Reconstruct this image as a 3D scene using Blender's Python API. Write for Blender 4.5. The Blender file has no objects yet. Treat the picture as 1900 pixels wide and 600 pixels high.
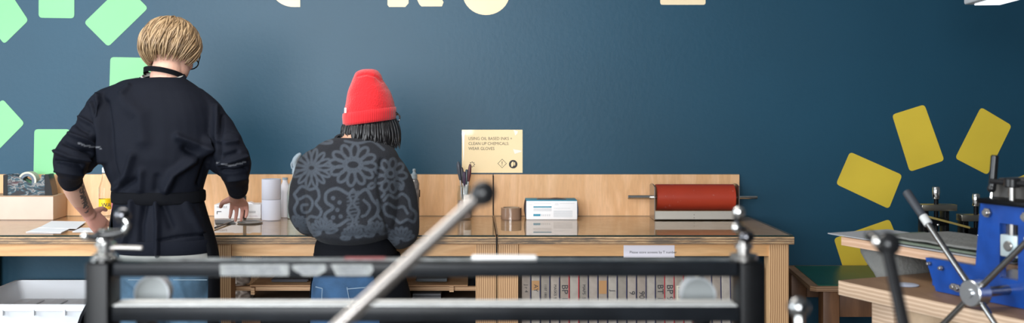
import bpy, bmesh, math, random
import numpy as np
from mathutils import Vector, Matrix, noise
random.seed(7); rnd = random.random
S = bpy.context.scene
C = S.collection
PI = math.pi
V = Vector
# ------------------------------------------------------------------ camera, light, exposure
F = 2072.0            # focal length in pixels of the 1900x600 frame
VX, VY = 880.0, 180.0 # vanishing point of the depth axis
EYE = 1.5
cam_d = bpy.data.cameras.new('camera'); cam = bpy.data.objects.new('camera', cam_d); C.objects.link(cam)
cam.location = (0, 0, EYE); cam.rotation_euler = (PI/2, 0, 0)
cam_d.sensor_width = 36; cam_d.lens = 36*F/1900
cam_d.shift_x = (950-VX)/1900; cam_d.shift_y = -(300-VY)/1900
cam_d.clip_start = .05
cam_d.dof.use_dof = True; cam_d.dof.focus_distance = 4.75; cam_d.dof.aperture_fstop = 2.6
S.camera = cam
S.view_settings.view_transform = 'Standard'; S.view_settings.look = 'None'
S.view_settings.gamma = 1; S.view_settings.use_curve_mapping = False
S.view_settings.exposure = 0.0
w = bpy.data.worlds.new('world'); S.world = w; w.use_nodes = True
w.node_tree.nodes['Background'].inputs[0].default_value = (.72, .86, 1, 1)
w.node_tree.nodes['Background'].inputs[1].default_value = 2.0
def area(name, loc, rot, sx, sy, e, col, spread=PI):
    l = bpy.data.lights.new(name, 'AREA'); l.shape = 'RECTANGLE'; l.size = sx; l.size_y = sy
    l.energy = e; l.color = col; l.spread = spread
    o = bpy.data.objects.new(name, l); C.objects.link(o); o.location = loc; o.rotation_euler = rot
    return o
# daylight entering the long window behind the camera, and a small one on the left
area('window_daylight', (-2.0, -3.45, 2.15), (PI/2, 0, .14), 4.0, 2.3, 330, (.95, .98, 1), 2.1)
area('side_window_daylight', (-5.05, 1.6, 1.95), (PI/2, 0, -PI/2), 3.6, 1.9, 170, (.88, .95, 1))
area('overhead_fill_light', (-1.1, 3.2, 3.34), (0, 0, 0), 2.6, 1.0, 70, (1, .95, .88))  # unseen fill from above, added to brighten the bench tops and horizontal surfaces

# ------------------------------------------------------------------ helpers
def at(px, py, d): return V(((px-VX)/F*d, d, EYE-(py-VY)/F*d))
def tag(o, label=None, cat=None, group=None, kind=None):
    if label: o['label'] = label
    if cat: o['category'] = cat
    if group: o['group'] = group
    if kind: o['kind'] = kind
    return o
def thing(name, label, cat, loc=(0, 0, 0), rz=0, group=None):
    o = bpy.data.objects.new(name, None); C.objects.link(o); o.location = loc; o.rotation_euler = (0, 0, rz)
    o.empty_display_size = .05
    return tag(o, label, cat, group)
def off(p):
    v = V((0, 0, 0))
    while p is not None: v += p.location; p = p.parent
    return v
def link(name, me, m, parent=None, local=False, smooth=40):
    if parent is not None and not local:
        me.transform(Matrix.Translation(-off(parent)))
    if m is not None:
        me.materials.clear()
        for x in (m if isinstance(m, (list, tuple)) else [m]): me.materials.append(x)
    o = bpy.data.objects.new(name, me); C.objects.link(o)
    if parent is not None: o.parent = parent
    if smooth:
        n = len(me.polygons); me.polygons.foreach_set('use_smooth', [True]*n)
        if smooth < 180:
            try: me.set_sharp_from_angle(angle=math.radians(smooth))
            except Exception: pass
    return o
def obj(name, bm, m, parent=None, local=False, smooth=40, label=None):
    me = bpy.data.meshes.new(name)
    bmesh.ops.recalc_face_normals(bm, faces=bm.faces)
    bm.to_mesh(me); bm.free()
    o = link(name, me, m, parent, local, smooth)
    if label: o['label'] = label
    return o
def B(): return bmesh.new()
def xf(bm, vs, M):
    for v in vs: v.co = M @ v.co
def box(bm, lo, hi, bev=0, seg=2, M=None):
    lo, hi = V(lo), V(hi); r = bmesh.ops.create_cube(bm, size=1); vs = r['verts']
    c = (lo+hi)/2; s = hi-lo
    for v in vs: v.co = V((v.co.x*s.x, v.co.y*s.y, v.co.z*s.z))+c
    if bev:
        es = list({e for v in vs for e in v.link_edges})
        rr = bmesh.ops.bevel(bm, geom=es, offset=bev, segments=seg, affect='EDGES', profile=.5)
        vs = list({v for f in rr['faces'] for v in f.verts} | {v for v in vs if v.is_valid})
    if M is not None: xf(bm, vs, M)
    return vs
def frame_of(d):
    d = d.normalized(); a = V((0, 0, 1)) if abs(d.z) < .9 else V((0, 1, 0))
    x = a.cross(d).normalized(); y = d.cross(x).normalized(); return x, y
def loft(bm, rings, cap=True, closed=True):
    vr = [[bm.verts.new(p) for p in r] for r in rings]; n = len(rings[0])
    for a, b in zip(vr[:-1], vr[1:]):
        for i in range(n if closed else n-1):
            j = (i+1) % n
            try: bm.faces.new((a[i], a[j], b[j], b[i]))
            except ValueError: pass
    if cap:
        for r in (vr[0], vr[-1]):
            try: bm.faces.new(r)
            except ValueError: pass
    return vr
def cyl(bm, a, b, r0, r1=None, n=24, bev=0):
    a, b = V(a), V(b); r1 = r0 if r1 is None else r1; x, y = frame_of(b-a); d = (b-a).normalized()
    pr = [(0, r0), ((b-a).length, r1)]
    if bev: L = (b-a).length; pr = [(0, r0-bev), (bev, r0), (L-bev, r1), (L, r1-bev)]
    loft(bm, [[a+d*t+(x*math.cos(k*2*PI/n)+y*math.sin(k*2*PI/n))*r for k in range(n)] for t, r in pr])
def lathe(bm, base, axis, prof, n=32, cap=True):
    base = V(base); d = V(axis).normalized(); x, y = frame_of(d)
    loft(bm, [[base+d*t+(x*math.cos(k*2*PI/n)+y*math.sin(k*2*PI/n))*max(r, 1e-5) for k in range(n)] for t, r in prof], cap)
def ball(bm, c, r, u=24, v=16):
    rr = bmesh.ops.create_uvsphere(bm, u_segments=u, v_segments=v, radius=1)
    if isinstance(r, (int, float)): r = (r, r, r)
    for q in rr['verts']: q.co = V((q.co.x*r[0], q.co.y*r[1], q.co.z*r[2]))+V(c)
def ellip(bm, c, ax, ay, az, u=24, v=16):
    rr = bmesh.ops.create_uvsphere(bm, u_segments=u, v_segments=v, radius=1)
    for q in rr['verts']: q.co = V(c)+ax*q.co.x+ay*q.co.y+az*q.co.z
def cat(pts, k=5):
    if len(pts) < 3: return [tuple(p) for p in pts] if len(pts) < 2 else [tuple(np.array(pts[0])*(1-t/k)+np.array(pts[1])*t/k) for t in range(k+1)]
    P = [np.array(p, float) for p in pts]; P = [2*P[0]-P[1]]+P+[2*P[-1]-P[-2]]; out = []
    for i in range(1, len(P)-2):
        for t in range(k):
            t /= k
            out.append(.5*((2*P[i])+(P[i+1]-P[i-1])*t+(2*P[i-1]-5*P[i]+4*P[i+1]-P[i+2])*t*t+(3*P[i]-P[i-1]-3*P[i+1]+P[i+2])*t**3))
    out.append(P[-2]); return out
def tube(bm, pts, radii, n=12, k=5, round_=True, flat=1.0):
    """tapered tube through pts with rounded ends"""
    data = [list(p)+[r] for p, r in zip(pts, radii if hasattr(radii, '__len__') else [radii]*len(pts))]
    q = cat(data, k); P = [V(a[:3]) for a in q]; R = [max(a[3], 1e-4) for a in q]
    T = [(P[min(i+1, len(P)-1)]-P[max(i-1, 0)]).normalized() for i in range(len(P))]
    x, y = frame_of(T[0]); rings = []
    def ring(c, x, y, r): return [c+(x*math.cos(j*2*PI/n)+y*math.sin(j*2*PI/n)*flat)*r for j in range(n)]
    if round_:
        for s in (.95, .7, .35): rings.append(ring(P[0]-T[0]*R[0]*s, x, y, R[0]*math.sqrt(1-s*s)))
    for i in range(len(P)):
        x = (x-T[i]*x.dot(T[i])).normalized(); y = T[i].cross(x).normalized(); rings.append(ring(P[i], x, y, R[i]))
    if round_:
        for s in (.35, .7, .95): rings.append(ring(P[-1]+T[-1]*R[-1]*s, x, y, R[-1]*math.sqrt(1-s*s)))
    loft(bm, rings)
def prism(bm, poly, d0, d1, axis='y'):
    """polygon in XZ extruded along Y from d0 to d1 (or given function)"""
    a = [bm.verts.new(V((p[0], d0, p[1]))) for p in poly]; b = [bm.verts.new(V((p[0], d1, p[1]))) for p in poly]
    n = len(poly); bm.faces.new(a); bm.faces.new(b[::-1])
    for i in range(n): j = (i+1) % n; bm.faces.new((a[i], b[i], b[j], a[j]))
    return a+b
def rounded(poly, r, seg=5):
    out = []; n = len(poly)
    for i in range(n):
        p = V(poly[i]); a = V(poly[i-1])-p; b = V(poly[(i+1) % n])-p
        p0 = p+a.normalized()*r; p1 = p+b.normalized()*r
        for k in range(seg+1):
            t = k/seg; out.append(tuple((p0*(1-t)**2+p*2*t*(1-t)+p1*t*t)))
    return out
def ringmesh(bm, base, axis, ro, ri, h, n=40):
    lathe(bm, base, axis, [(0, ri), (0, ro), (h, ro), (h, ri), (0, ri)], n, cap=False)

# ------------------------------------------------------------------ materials
MATS = {}
def mat(name, col, rough=.5, metal=0, spec=.5, coat=0, bump=0, bscale=60, var=0, vscale=8, trans=0, ior=1.45, sheen=0, alpha=1):
    if name in MATS: return MATS[name]
    m = bpy.data.materials.new(name); m.use_nodes = True; nt = m.node_tree; b = nt.nodes['Principled BSDF']
    b.inputs['Base Color'].default_value = (*col, 1); b.inputs['Roughness'].default_value = rough
    b.inputs['Metallic'].default_value = metal; b.inputs['Specular IOR Level'].default_value = spec
    b.inputs['Coat Weight'].default_value = coat; b.inputs['Transmission Weight'].default_value = trans; b.inputs['IOR'].default_value = ior
    b.inputs['Sheen Weight'].default_value = sheen; b.inputs['Alpha'].default_value = alpha
    tc = nt.nodes.new('ShaderNodeTexCoord')
    if var:
        n = nt.nodes.new('ShaderNodeTexNoise'); n.inputs['Scale'].default_value = vscale; n.inputs['Detail'].default_value = 6
        nt.links.new(tc.outputs['Object'], n.inputs['Vector'])
        r = nt.nodes.new('ShaderNodeValToRGB'); r.color_ramp.elements[0].position = .3; r.color_ramp.elements[1].position = .7
        r.color_ramp.elements[0].color = (*[c*(1-var) for c in col], 1); r.color_ramp.elements[1].color = (*[min(1, c*(1+var)) for c in col], 1)
        nt.links.new(n.outputs['Fac'], r.inputs[0]); nt.links.new(r.outputs[0], b.inputs['Base Color'])
    if bump:
        n = nt.nodes.new('ShaderNodeTexNoise'); n.inputs['Scale'].default_value = bscale; n.inputs['Detail'].default_value = 5
        nt.links.new(tc.outputs['Object'], n.inputs['Vector'])
        u = nt.nodes.new('ShaderNodeBump'); u.inputs['Strength'].default_value = bump; u.inputs['Distance'].default_value = .01
        nt.links.new(n.outputs['Fac'], u.inputs['Height']); nt.links.new(u.outputs[0], b.inputs['Normal'])
    MATS[name] = m; return m
def ramp(nt, src, stops):
    r = nt.nodes.new('ShaderNodeValToRGB'); e = r.color_ramp.elements
    e[0].position, e[0].color = stops[0][0], (*stops[0][1], 1); e[1].position, e[1].color = stops[-1][0], (*stops[-1][1], 1)
    for p, c in stops[1:-1]: q = e.new(p); q.color = (*c, 1)
    nt.links.new(src, r.inputs[0]); return r
def wood(name, c0, c1, scale=(3, 3, .5), rough=.5, rings=8, coat=0):
    m = bpy.data.materials.new(name); m.use_nodes = True; nt = m.node_tree; b = nt.nodes['Principled BSDF']
    g = nt.nodes.new('ShaderNodeNewGeometry'); mp = nt.nodes.new('ShaderNodeMapping'); mp.inputs['Scale'].default_value = scale
    nt.links.new(g.outputs['Position'], mp.inputs['Vector'])
    n = nt.nodes.new('ShaderNodeTexNoise'); n.inputs['Scale'].default_value = 1.6; n.inputs['Detail'].default_value = 3; n.inputs['Distortion'].default_value = .6
    nt.links.new(mp.outputs[0], n.inputs['Vector'])
    mu = nt.nodes.new('ShaderNodeMath'); mu.operation = 'MULTIPLY'; mu.inputs[1].default_value = rings; nt.links.new(n.outputs['Fac'], mu.inputs[0])
    fr = nt.nodes.new('ShaderNodeMath'); fr.operation = 'PINGPONG'; fr.inputs[1].default_value = 1; nt.links.new(mu.outputs[0], fr.inputs[0])
    r = ramp(nt, fr.outputs[0], [(0, c0), (.75, c1), (1, c1)])
    n2 = nt.nodes.new('ShaderNodeTexNoise'); n2.inputs['Scale'].default_value = 22; n2.inputs['Detail'].default_value = 4
    nt.links.new(mp.outputs[0], n2.inputs['Vector'])
    mx = nt.nodes.new('ShaderNodeMixRGB'); mx.blend_type = 'MULTIPLY'; mx.inputs[0].default_value = .25
    nt.links.new(r.outputs[0], mx.inputs[1]); nt.links.new(n2.outputs['Fac'], mx.inputs[2])
    nt.links.new(mx.outputs[0], b.inputs['Base Color'])
    b.inputs['Roughness'].default_value = rough; b.inputs['Coat Weight'].default_value = coat
    return m
def plyedge(name, axis, c0, c1, period=.0045, dirt=0, dirtcol=(.05, .045, .04), vec=None):
    m = bpy.data.materials.new(name); m.use_nodes = True; nt = m.node_tree; b = nt.nodes['Principled BSDF']
    g = nt.nodes.new('ShaderNodeNewGeometry')
    dv = nt.nodes.new('ShaderNodeVectorMath'); dv.operation = 'DOT_PRODUCT'
    dv.inputs[1].default_value = vec or {'x': (1, 0, 0), 'y': (0, 1, 0), 'z': (0, 0, 1)}[axis]
    nt.links.new(g.outputs['Position'], dv.inputs[0])
    n = nt.nodes.new('ShaderNodeTexNoise'); n.inputs['Scale'].default_value = 12; nt.links.new(g.outputs['Position'], n.inputs['Vector'])
    a = nt.nodes.new('ShaderNodeMath'); a.operation = 'MULTIPLY_ADD'; a.inputs[1].default_value = 1/period
    nt.links.new(dv.outputs['Value'], a.inputs[0]); nt.links.new(n.outputs['Fac'], a.inputs[2])
    p = nt.nodes.new('ShaderNodeMath'); p.operation = 'PINGPONG'; p.inputs[1].default_value = 1; nt.links.new(a.outputs[0], p.inputs[0])
    r = ramp(nt, p.outputs[0], [(.15, c0), (.6, c1), (1, c1)]); last = r.outputs[0]
    if dirt:
        mp = nt.nodes.new('ShaderNodeMapping'); mp.inputs['Scale'].default_value = (3, 3, 22); nt.links.new(g.outputs['Position'], mp.inputs['Vector'])
        n2 = nt.nodes.new('ShaderNodeTexNoise'); n2.inputs['Scale'].default_value = 3; n2.inputs['Detail'].default_value = 8; n2.inputs['Roughness'].default_value = .7
        nt.links.new(mp.outputs[0], n2.inputs['Vector'])
        r2 = ramp(nt, n2.outputs['Fac'], [(.62-dirt, (0, 0, 0)), (.72-dirt*.6, (1, 1, 1))])
        mx = nt.nodes.new('ShaderNodeMixRGB'); mx.inputs[2].default_value = (*dirtcol, 1)
        ml = nt.nodes.new('ShaderNodeMath'); ml.operation = 'MULTIPLY'; ml.inputs[1].default_value = .8
        nt.links.new(r2.outputs[0], ml.inputs[0]); nt.links.new(ml.outputs[0], mx.inputs[0]); nt.links.new(last, mx.inputs[1]); last = mx.outputs[0]
    nt.links.new(last, b.inputs['Base Color']); b.inputs['Roughness'].default_value = .6
    return m
def attrmat(name, rough=.8, bump=0, bscale=300, sheen=0, sss=0, spec=.3):
    m = bpy.data.materials.new(name); m.use_nodes = True; nt = m.node_tree; b = nt.nodes['Principled BSDF']
    a = nt.nodes.new('ShaderNodeAttribute'); a.attribute_name = 'col'
    nt.links.new(a.outputs['Color'], b.inputs['Base Color']); b.inputs['Roughness'].default_value = rough
    b.inputs['Sheen Weight'].default_value = sheen; b.inputs['Specular IOR Level'].default_value = spec
    if sss: b.inputs['Subsurface Weight'].default_value = sss; b.inputs['Subsurface Radius'].default_value = (.012, .005, .003); b.inputs['Subsurface Scale'].default_value = 1
    if bump:
        tc = nt.nodes.new('ShaderNodeTexCoord'); n = nt.nodes.new('ShaderNodeTexNoise'); n.inputs['Scale'].default_value = bscale
        nt.links.new(tc.outputs['Object'], n.inputs['Vector']); u = nt.nodes.new('ShaderNodeBump'); u.inputs['Strength'].default_value = bump; u.inputs['Distance'].default_value = .004
        nt.links.new(n.outputs['Fac'], u.inputs['Height']); nt.links.new(u.outputs[0], b.inputs['Normal'])
    return m
def glassmat(name, tint=(1, 1, 1), rough=.01, ior=1.5, body=0, bodycol=(.5, .5, .5)):
    """sheet glass: Fresnel mix of clear and mirror, optionally a little body colour"""
    m = bpy.data.materials.new(name); m.use_nodes = True; nt = m.node_tree
    for n in list(nt.nodes): nt.nodes.remove(n)
    o = nt.nodes.new('ShaderNodeOutputMaterial'); t = nt.nodes.new('ShaderNodeBsdfTransparent'); t.inputs[0].default_value = (*tint, 1)
    g = nt.nodes.new('ShaderNodeBsdfGlossy'); g.inputs['Roughness'].default_value = rough
    f = nt.nodes.new('ShaderNodeFresnel'); f.inputs[0].default_value = ior; mx = nt.nodes.new('ShaderNodeMixShader')
    src = t.outputs[0]
    if body:
        d = nt.nodes.new('ShaderNodeBsdfDiffuse'); d.inputs[0].default_value = (*bodycol, 1); m2 = nt.nodes.new('ShaderNodeMixShader'); m2.inputs[0].default_value = body
        nt.links.new(t.outputs[0], m2.inputs[1]); nt.links.new(d.outputs[0], m2.inputs[2]); src = m2.outputs[0]
    ge = nt.nodes.new('ShaderNodeNewGeometry'); k1 = nt.nodes.new('ShaderNodeMath'); k1.operation = 'SUBTRACT'; k1.inputs[0].default_value = 1; nt.links.new(ge.outputs['Backfacing'], k1.inputs[1])
    k2 = nt.nodes.new('ShaderNodeMath'); k2.operation = 'MULTIPLY'; nt.links.new(f.outputs[0], k2.inputs[0]); nt.links.new(k1.outputs[0], k2.inputs[1])
    nt.links.new(k2.outputs[0], mx.inputs[0]); nt.links.new(src, mx.inputs[1]); nt.links.new(g.outputs[0], mx.inputs[2]); nt.links.new(mx.outputs[0], o.inputs[0])
    return m

# wall paint: dark blue satin, with faint scuffs
def wallpaint():
    m = mat('navy_satin_paint', (.0095, .056, .098), rough=.44, spec=.4, var=.12, vscale=.8, bump=.06, bscale=45); nt = m.node_tree; b = nt.nodes['Principled BSDF']
    src = b.inputs['Base Color'].links[0].from_socket
    g = nt.nodes.new('ShaderNodeNewGeometry'); v = nt.nodes.new('ShaderNodeTexVoronoi'); v.inputs['Scale'].default_value = 2.3
    nt.links.new(g.outputs['Position'], v.inputs['Vector'])
    r = ramp(nt, v.outputs['Distance'], [(.006, (1, 1, 1)), (.012, (0, 0, 0))])
    mx = nt.nodes.new('ShaderNodeMixRGB'); mx.inputs[2].default_value = (.3, .36, .4, 1)
    nt.links.new(r.outputs[0], mx.inputs[0]); nt.links.new(src, mx.inputs[1]); nt.links.new(mx.outputs[0], b.inputs['Base Color'])
    return m
NAVY = wallpaint()
WHITEW = mat('white_wall_paint', (.72, .71, .69), .7, bump=.03)
DIMW = mat('grey_wall_paint', (.16, .17, .18), .7)
PLY = wood('plywood_face', (.82, .50, .27), (.72, .41, .195), scale=(7, 7, 1.1), rings=7, rough=.5)
PLYH = wood('plywood_face_lengthwise', (.78, .46, .215), (.66, .36, .15), scale=(1.0, 3, 9), rings=7, rough=.5)
PLYX = plyedge('plywood_end_grain_upright', 'x', (.66, .42, .22), (.36, .19, .085))
PLYZ = plyedge('plywood_edge_inky', 'z', (.52, .35, .19), (.26, .145, .07), period=.005, dirt=.22)
PLYZC = plyedge('plywood_edge_clean', 'z', (.62, .40, .22), (.40, .22, .11), period=.005)
BLACK = mat('black_paint', (.004, .0043, .005), .33, spec=.16, var=.3, vscale=14)
BLACKP = mat('black_plastic', (.012, .012, .013), .25)
GUN = mat('dark_steel_paint', (.009, .0105, .013), .33, spec=.2, var=.35, vscale=12)
CHROME = mat('chrome', (.72, .71, .69), .14, 1)
STEEL = mat('brushed_steel', (.42, .40, .38), .3, 1)
GLEAM = mat('steel_sheen_white', (.90, .90, .87), .5, .0, var=.12, vscale=30)  # near-white colour carries the light reflected off the steel rail top
CREAM = mat('cream_paint', (.86, .70, .46), .55, var=.05)
GREENP = mat('mint_green_paint', (.19, .50, .235), .5, var=.06, vscale=3)
YELP = mat('mustard_yellow_paint', (.70, .51, .045), .5, var=.07, vscale=3)
WHITE = mat('white_card', (.82, .83, .86), .6)
PAPER = mat('white_paper', (.85, .86, .9), .8)
INK = mat('black_ink', (.03, .03, .035), .7)
GREYINK = mat('grey_ink', (.36, .37, .40), .7)
TEAL = mat('teal_ink', (.04, .27, .40), .6)
BLUE = mat('blue_enamel', (.006, .052, .27), .33, spec=.4, coat=.2, var=.2, vscale=20)
DKV = mat('shade_black', (.012, .014, .018), .9)  # near-black colour standing in for shade under the benches

def project(co):   # Nx3 -> px,py
    return VX+F*co[:, 0]/co[:, 1], VY+F*(EYE-co[:, 2])/co[:, 1]
def remeshed(bm, voxel, smooth=3, fn=None):
    me = bpy.data.meshes.new('t'); bmesh.ops.recalc_face_normals(bm, faces=bm.faces); bm.to_mesh(me); bm.free()
    o = bpy.data.objects.new('t', me); C.objects.link(o)
    m = o.modifiers.new('r', 'REMESH'); m.mode = 'VOXEL'; m.voxel_size = voxel; m.adaptivity = 0
    if smooth: s = o.modifiers.new('s', 'SMOOTH'); s.factor = .5; s.iterations = smooth
    dg = bpy.context.evaluated_depsgraph_get(); dg.update()
    r = bpy.data.meshes.new_from_object(o.evaluated_get(dg)); bpy.data.objects.remove(o); bpy.data.meshes.remove(me)
    if fn:
        n = len(r.vertices); co = np.zeros(n*3); r.vertices.foreach_get('co', co); co = co.reshape(-1, 3)
        no = np.zeros(n*3); r.vertices.foreach_get('normal', no); no = no.reshape(-1, 3)
        d = fn(co, no); co = co+no*d[:, None]; r.vertices.foreach_set('co', co.ravel()); r.update()
    return r
def colour(me, fn):
    n = len(me.vertices); co = np.zeros(n*3); me.vertices.foreach_get('co', co); co = co.reshape(-1, 3)
    c = np.ones((n, 4)); c[:, :3] = fn(co)
    a = me.color_attributes.new(name='col', type='FLOAT_COLOR', domain='POINT'); a.data.foreach_set('color', c.ravel())
def segdist(px, py, pts):
    d = np.full(px.shape, 1e9)
    for (x0, y0), (x1, y1) in zip(pts[:-1], pts[1:]):
        dx, dy = x1-x0, y1-y0; L = dx*dx+dy*dy+1e-9; t = np.clip(((px-x0)*dx+(py-y0)*dy)/L, 0, 1)
        d = np.minimum(d, np.hypot(px-x0-t*dx, py-y0-t*dy))
    return d
def text(body, size, loc, m, parent=None, name='lettering', rot=(PI/2, 0, 0), align='LEFT', sx=1, ext=.0002, label=None):
    cu = bpy.data.curves.new('t', 'FONT'); cu.body = body; cu.size = size; cu.align_x = align; cu.extrude = ext; cu.resolution_u = 3
    o = bpy.data.objects.new('t', cu); C.objects.link(o); dg = bpy.context.evaluated_depsgraph_get(); dg.update()
    me = bpy.data.meshes.new_from_object(o.evaluated_get(dg)); bpy.data.objects.remove(o)
    from mathutils import Euler
    me.transform(Matrix.Translation(V(loc)) @ Euler(rot).to_matrix().to_4x4() @ Matrix.Diagonal((sx, 1, 1, 1)))
    q = link(name, me, m, parent, smooth=0)
    if label: q['label'] = label
    return q
def quad(bm, a, b, c, d): bm.faces.new([bm.verts.new(V(p)) for p in (a, b, c, d)])

# ------------------------------------------------------------------ the room
YW = 5.40; XL, XR, YN, ZC = -5.2, 4.6, -3.3, 3.4
def struct(name, bm, m, parent=None):
    o = obj(name, bm, m, parent, smooth=0)
    if parent is None: tag(o, kind='structure')
    return o
b = B(); box(b, (XL-.1, YW, -.1), (XR+.1, YW+.12, ZC+.1)); struct('wall_far', b, NAVY)
b = B(); box(b, (XL-.12, YN, 0), (XL, -.3, ZC)); box(b, (XL-.12, 3.7, 0), (XL, YW, ZC)); box(b, (XL-.12, -.3, 0), (XL, 3.7, .95)); box(b, (XL-.12, -.3, 2.95), (XL, 3.7, ZC)); struct('wall_left', b, WHITEW)
b = B(); box(b, (XR, YN, 0), (XR+.12, YW, ZC)); struct('wall_right', b, DIMW)
b = B(); box(b, (XL, YN-.12, 0), (-4.1, YN, ZC)); box(b, (.1, YN-.12, 0), (XR, YN, ZC)); box(b, (-4.1, YN-.12, 0), (.1, YN, .95)); box(b, (-4.1, YN-.12, 3.3), (.1, YN, ZC)); struct('wall_near', b, DIMW)
b = B(); box(b, (XL-.1, YN-.1, -.1), (XR+.1, YW, 0)); struct('floor', b, mat('grey_concrete', (.17, .165, .16), .45, var=.2, vscale=2, bump=.05))
b = B(); box(b, (XL-.1, YN-.1, ZC), (XR+.1, YW+.1, ZC+.1)); struct('ceiling', b, mat('ceiling_paint', (.5, .5, .5), .8))
b = B(); box(b, (XL, YW-.015, 0), (XR, YW, .1), .003); struct('baseboard_far', b, BLACK)
PANE = glassmat('window_glass')
def window(name, fixed, lo, hi, n, along):
    b = B()
    def bar(a0, a1, z0, z1):
        if along == 'x': box(b, (a0, fixed-.09, z0), (a1, fixed-.03, z1), .004)
        else: box(b, (fixed-.09, a0, z0), (fixed-.03, a1, z1), .004)
    bar(lo[0], hi[0], lo[1], lo[1]+.06); bar(lo[0], hi[0], hi[1]-.06, hi[1])
    for k in range(n+1):
        a = lo[0]+(hi[0]-lo[0]-.05)*k/n; bar(a, a+.05, lo[1]+.06, hi[1]-.06)
    fr = struct(name, b, mat('window_frame_paint', (.7, .7, .7), .4))
    b = B()
    if along == 'x': box(b, (lo[0]+.02, fixed-.063, lo[1]+.03), (hi[0]-.02, fixed-.058, hi[1]-.03))
    else: box(b, (fixed-.063, lo[0]+.02, lo[1]+.03), (fixed-.058, hi[0]-.02, hi[1]-.03))
    obj('pane', b, PANE, fr, smooth=0)
window('window_1', YN, (-4.1, .95), (.1, 3.3), 4, 'x')
window('window_2', XL, (-.3, .95), (3.7, 2.95), 3, 'y')

# ---- shapes painted on the wall
def wallshape(pts, m, name, label, cat_, group, r=.018, t=.0018):
    q = [((x-VX)/F*YW, EYE-(y-VY)/F*YW) for x, y in pts]
    b = B(); prism(b, rounded(q, r) if r else q, YW-t, YW+.001)
    return tag(obj(name, b, m, smooth=0), label, cat_, group)
GR = 'mint green rectangles painted in a ring'
for pts, lb in [
    ([(72, -52), (138, -52), (138, 34), (72, 33)], 'mint green painted rectangle cut by the photo top edge, upright'),
    ([(156, 42), (201, 87), (275, 15), (230, -30)], 'slanted mint green painted rectangle above and left of the blond head'),
    ([(-38, 22), (8, 82), (53, 38), (8, -30)], 'mint green painted rectangle at upper left photo corner'),
    ([(205, 106), (300, 108), (300, 172), (203, 172)], 'mint green painted rectangle half hidden by the blond person\'s shoulder'),
    ([(64, 240), (130, 240), (130, 345), (62, 345)], 'mint green painted rectangle rising behind the tape dispenser'),
    ([(5, 184), (46, 229), (-28, 304), (-70, 262)], 'mint green painted rectangle at left photo edge above the cardboard box')]:
    wallshape(pts, GREENP, 'painted_rectangle', lb, 'wall painting', GR)
GY = 'mustard yellow rectangles painted in a ring'
for pts, lb in [
    ([(1655, 213), (1715, 194), (1752, 298), (1688, 319)], 'mustard yellow painted rectangle standing upright, topmost of its ring'),
    ([(1820, 199), (1877, 233), (1832, 325), (1772, 294)], 'mustard yellow painted rectangle behind the upright black handle grip'),
    ([(1577, 282), (1674, 325), (1649, 388), (1551, 342)], 'slanted mustard yellow rectangle, leftmost complete one on the wall'),
    ([(1547, 443), (1650, 407), (1676, 470), (1567, 506)], 'mustard yellow rectangle low behind the felt covered press bed'),
    ([(1880, 334), (1975, 290), (2000, 350), (1905, 392)], 'mustard yellow corner at right photo edge behind the black press knob')]:
    wallshape(pts, YELP, 'painted_rectangle', lb, 'wall painting', GY)
arc = lambda cx, cy, rx, ry, a0, a1, n=14: [(cx+rx*math.cos(math.radians(a0+(a1-a0)*k/n)), cy+ry*math.sin(math.radians(a0+(a1-a0)*k/n))) for k in range(n+1)]
GL = 'cream letters painted high on the wall'
wallshape([(557, -110), (557, 13)]+arc(545, -30, 45, 43, 90, 180)+[(500, -60), (530, -60), (530, -110)], CREAM, 'painted_letter', 'cream painted letter bottom with rounded left corner, leftmost letter', 'wall lettering', GL, r=0)
wallshape([(720, -120), (800, -120)]+arc(795, -80, 32, 36, -80, 80)+[(800, -36), (823, 4), (820, 12), (782, 12), (778, 8), (758, -34), (758, 6), (752, 13), (722, 13), (719, 9)], CREAM, 'painted_letter', 'cream painted letter standing on two feet above the red beanie', 'wall lettering', GL, r=0)
wallshape([(860, -110), (945, -110)]+arc(902, -14, 44, 42, 0, 180, 20), CREAM, 'painted_letter', 'cream painted letter with full round bottom', 'wall lettering', GL, r=0)
wallshape([(1224, -110), (1309, -110), (1309, 9), (1225, 9)], CREAM, 'painted_letter', 'cream painted square letter foot, rightmost letter', 'wall lettering', GL, r=.012)

# ------------------------------------------------------------------ workbenches
ZB = EYE-.572; YF = 4.61; YB = 5.38
GLASS = glassmat('bench_glass', tint=(.97, .98, .96), ior=1.62, rough=.008, body=.04, bodycol=(.30, .31, .28))
CLEAR = glassmat('clear_underside', ior=1.0001)
GEDGE = mat('glass_edge_green', (.015, .03, .028), .15)
def bench(x0, x1, legs, label, xb1=None):
    t = thing('workbench', label, 'workbench', ((x0+x1)/2, (YF+YB)/2, 0), group='plywood workbenches along the wall')
    b = B(); box(b, (x0, YF, ZB-.038), (x1, YB, ZB-.007), .0015, 1); o = obj('worktop', b, [PLY, PLYZ], t)
    for p in o.data.polygons: p.material_index = 0 if abs(p.normal.z) > .5 else 1
    b = B(); box(b, (x0+.004, YF+.003, ZB-.0065), (x1-.004, YB-.002, ZB), 0); g = obj('glass_top', b, [GLASS, GEDGE, CLEAR], t, smooth=0)
    for p in g.data.polygons: p.material_index = 0 if p.normal.z > .5 else (2 if p.normal.z < -.5 else 1)
    for y0, y1 in ((YF+.025, YF+.045), (YB-.05, YB-.03)): b = B(); box(b, (x0+.06, y0, ZB-.09), (x1-.02, y1, ZB-.0385), .001, 1); obj('apron', b, PLYH, t)
    for a0, a1 in legs:
        for y0, y1 in ((YF+.012, YF+.10), (YB-.12, YB-.03)):
            b = B(); box(b, (a0, y0, 0), (a1, y1, ZB-.039), .0012, 1); obj('leg', b, PLYX, t)
    b = B(); box(b, (x0+.09, YF+.1, .14), (x1-.09, YB-.12, .16), .001, 1); obj('bottom_shelf', b, PLYH, t)
    return t
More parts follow.
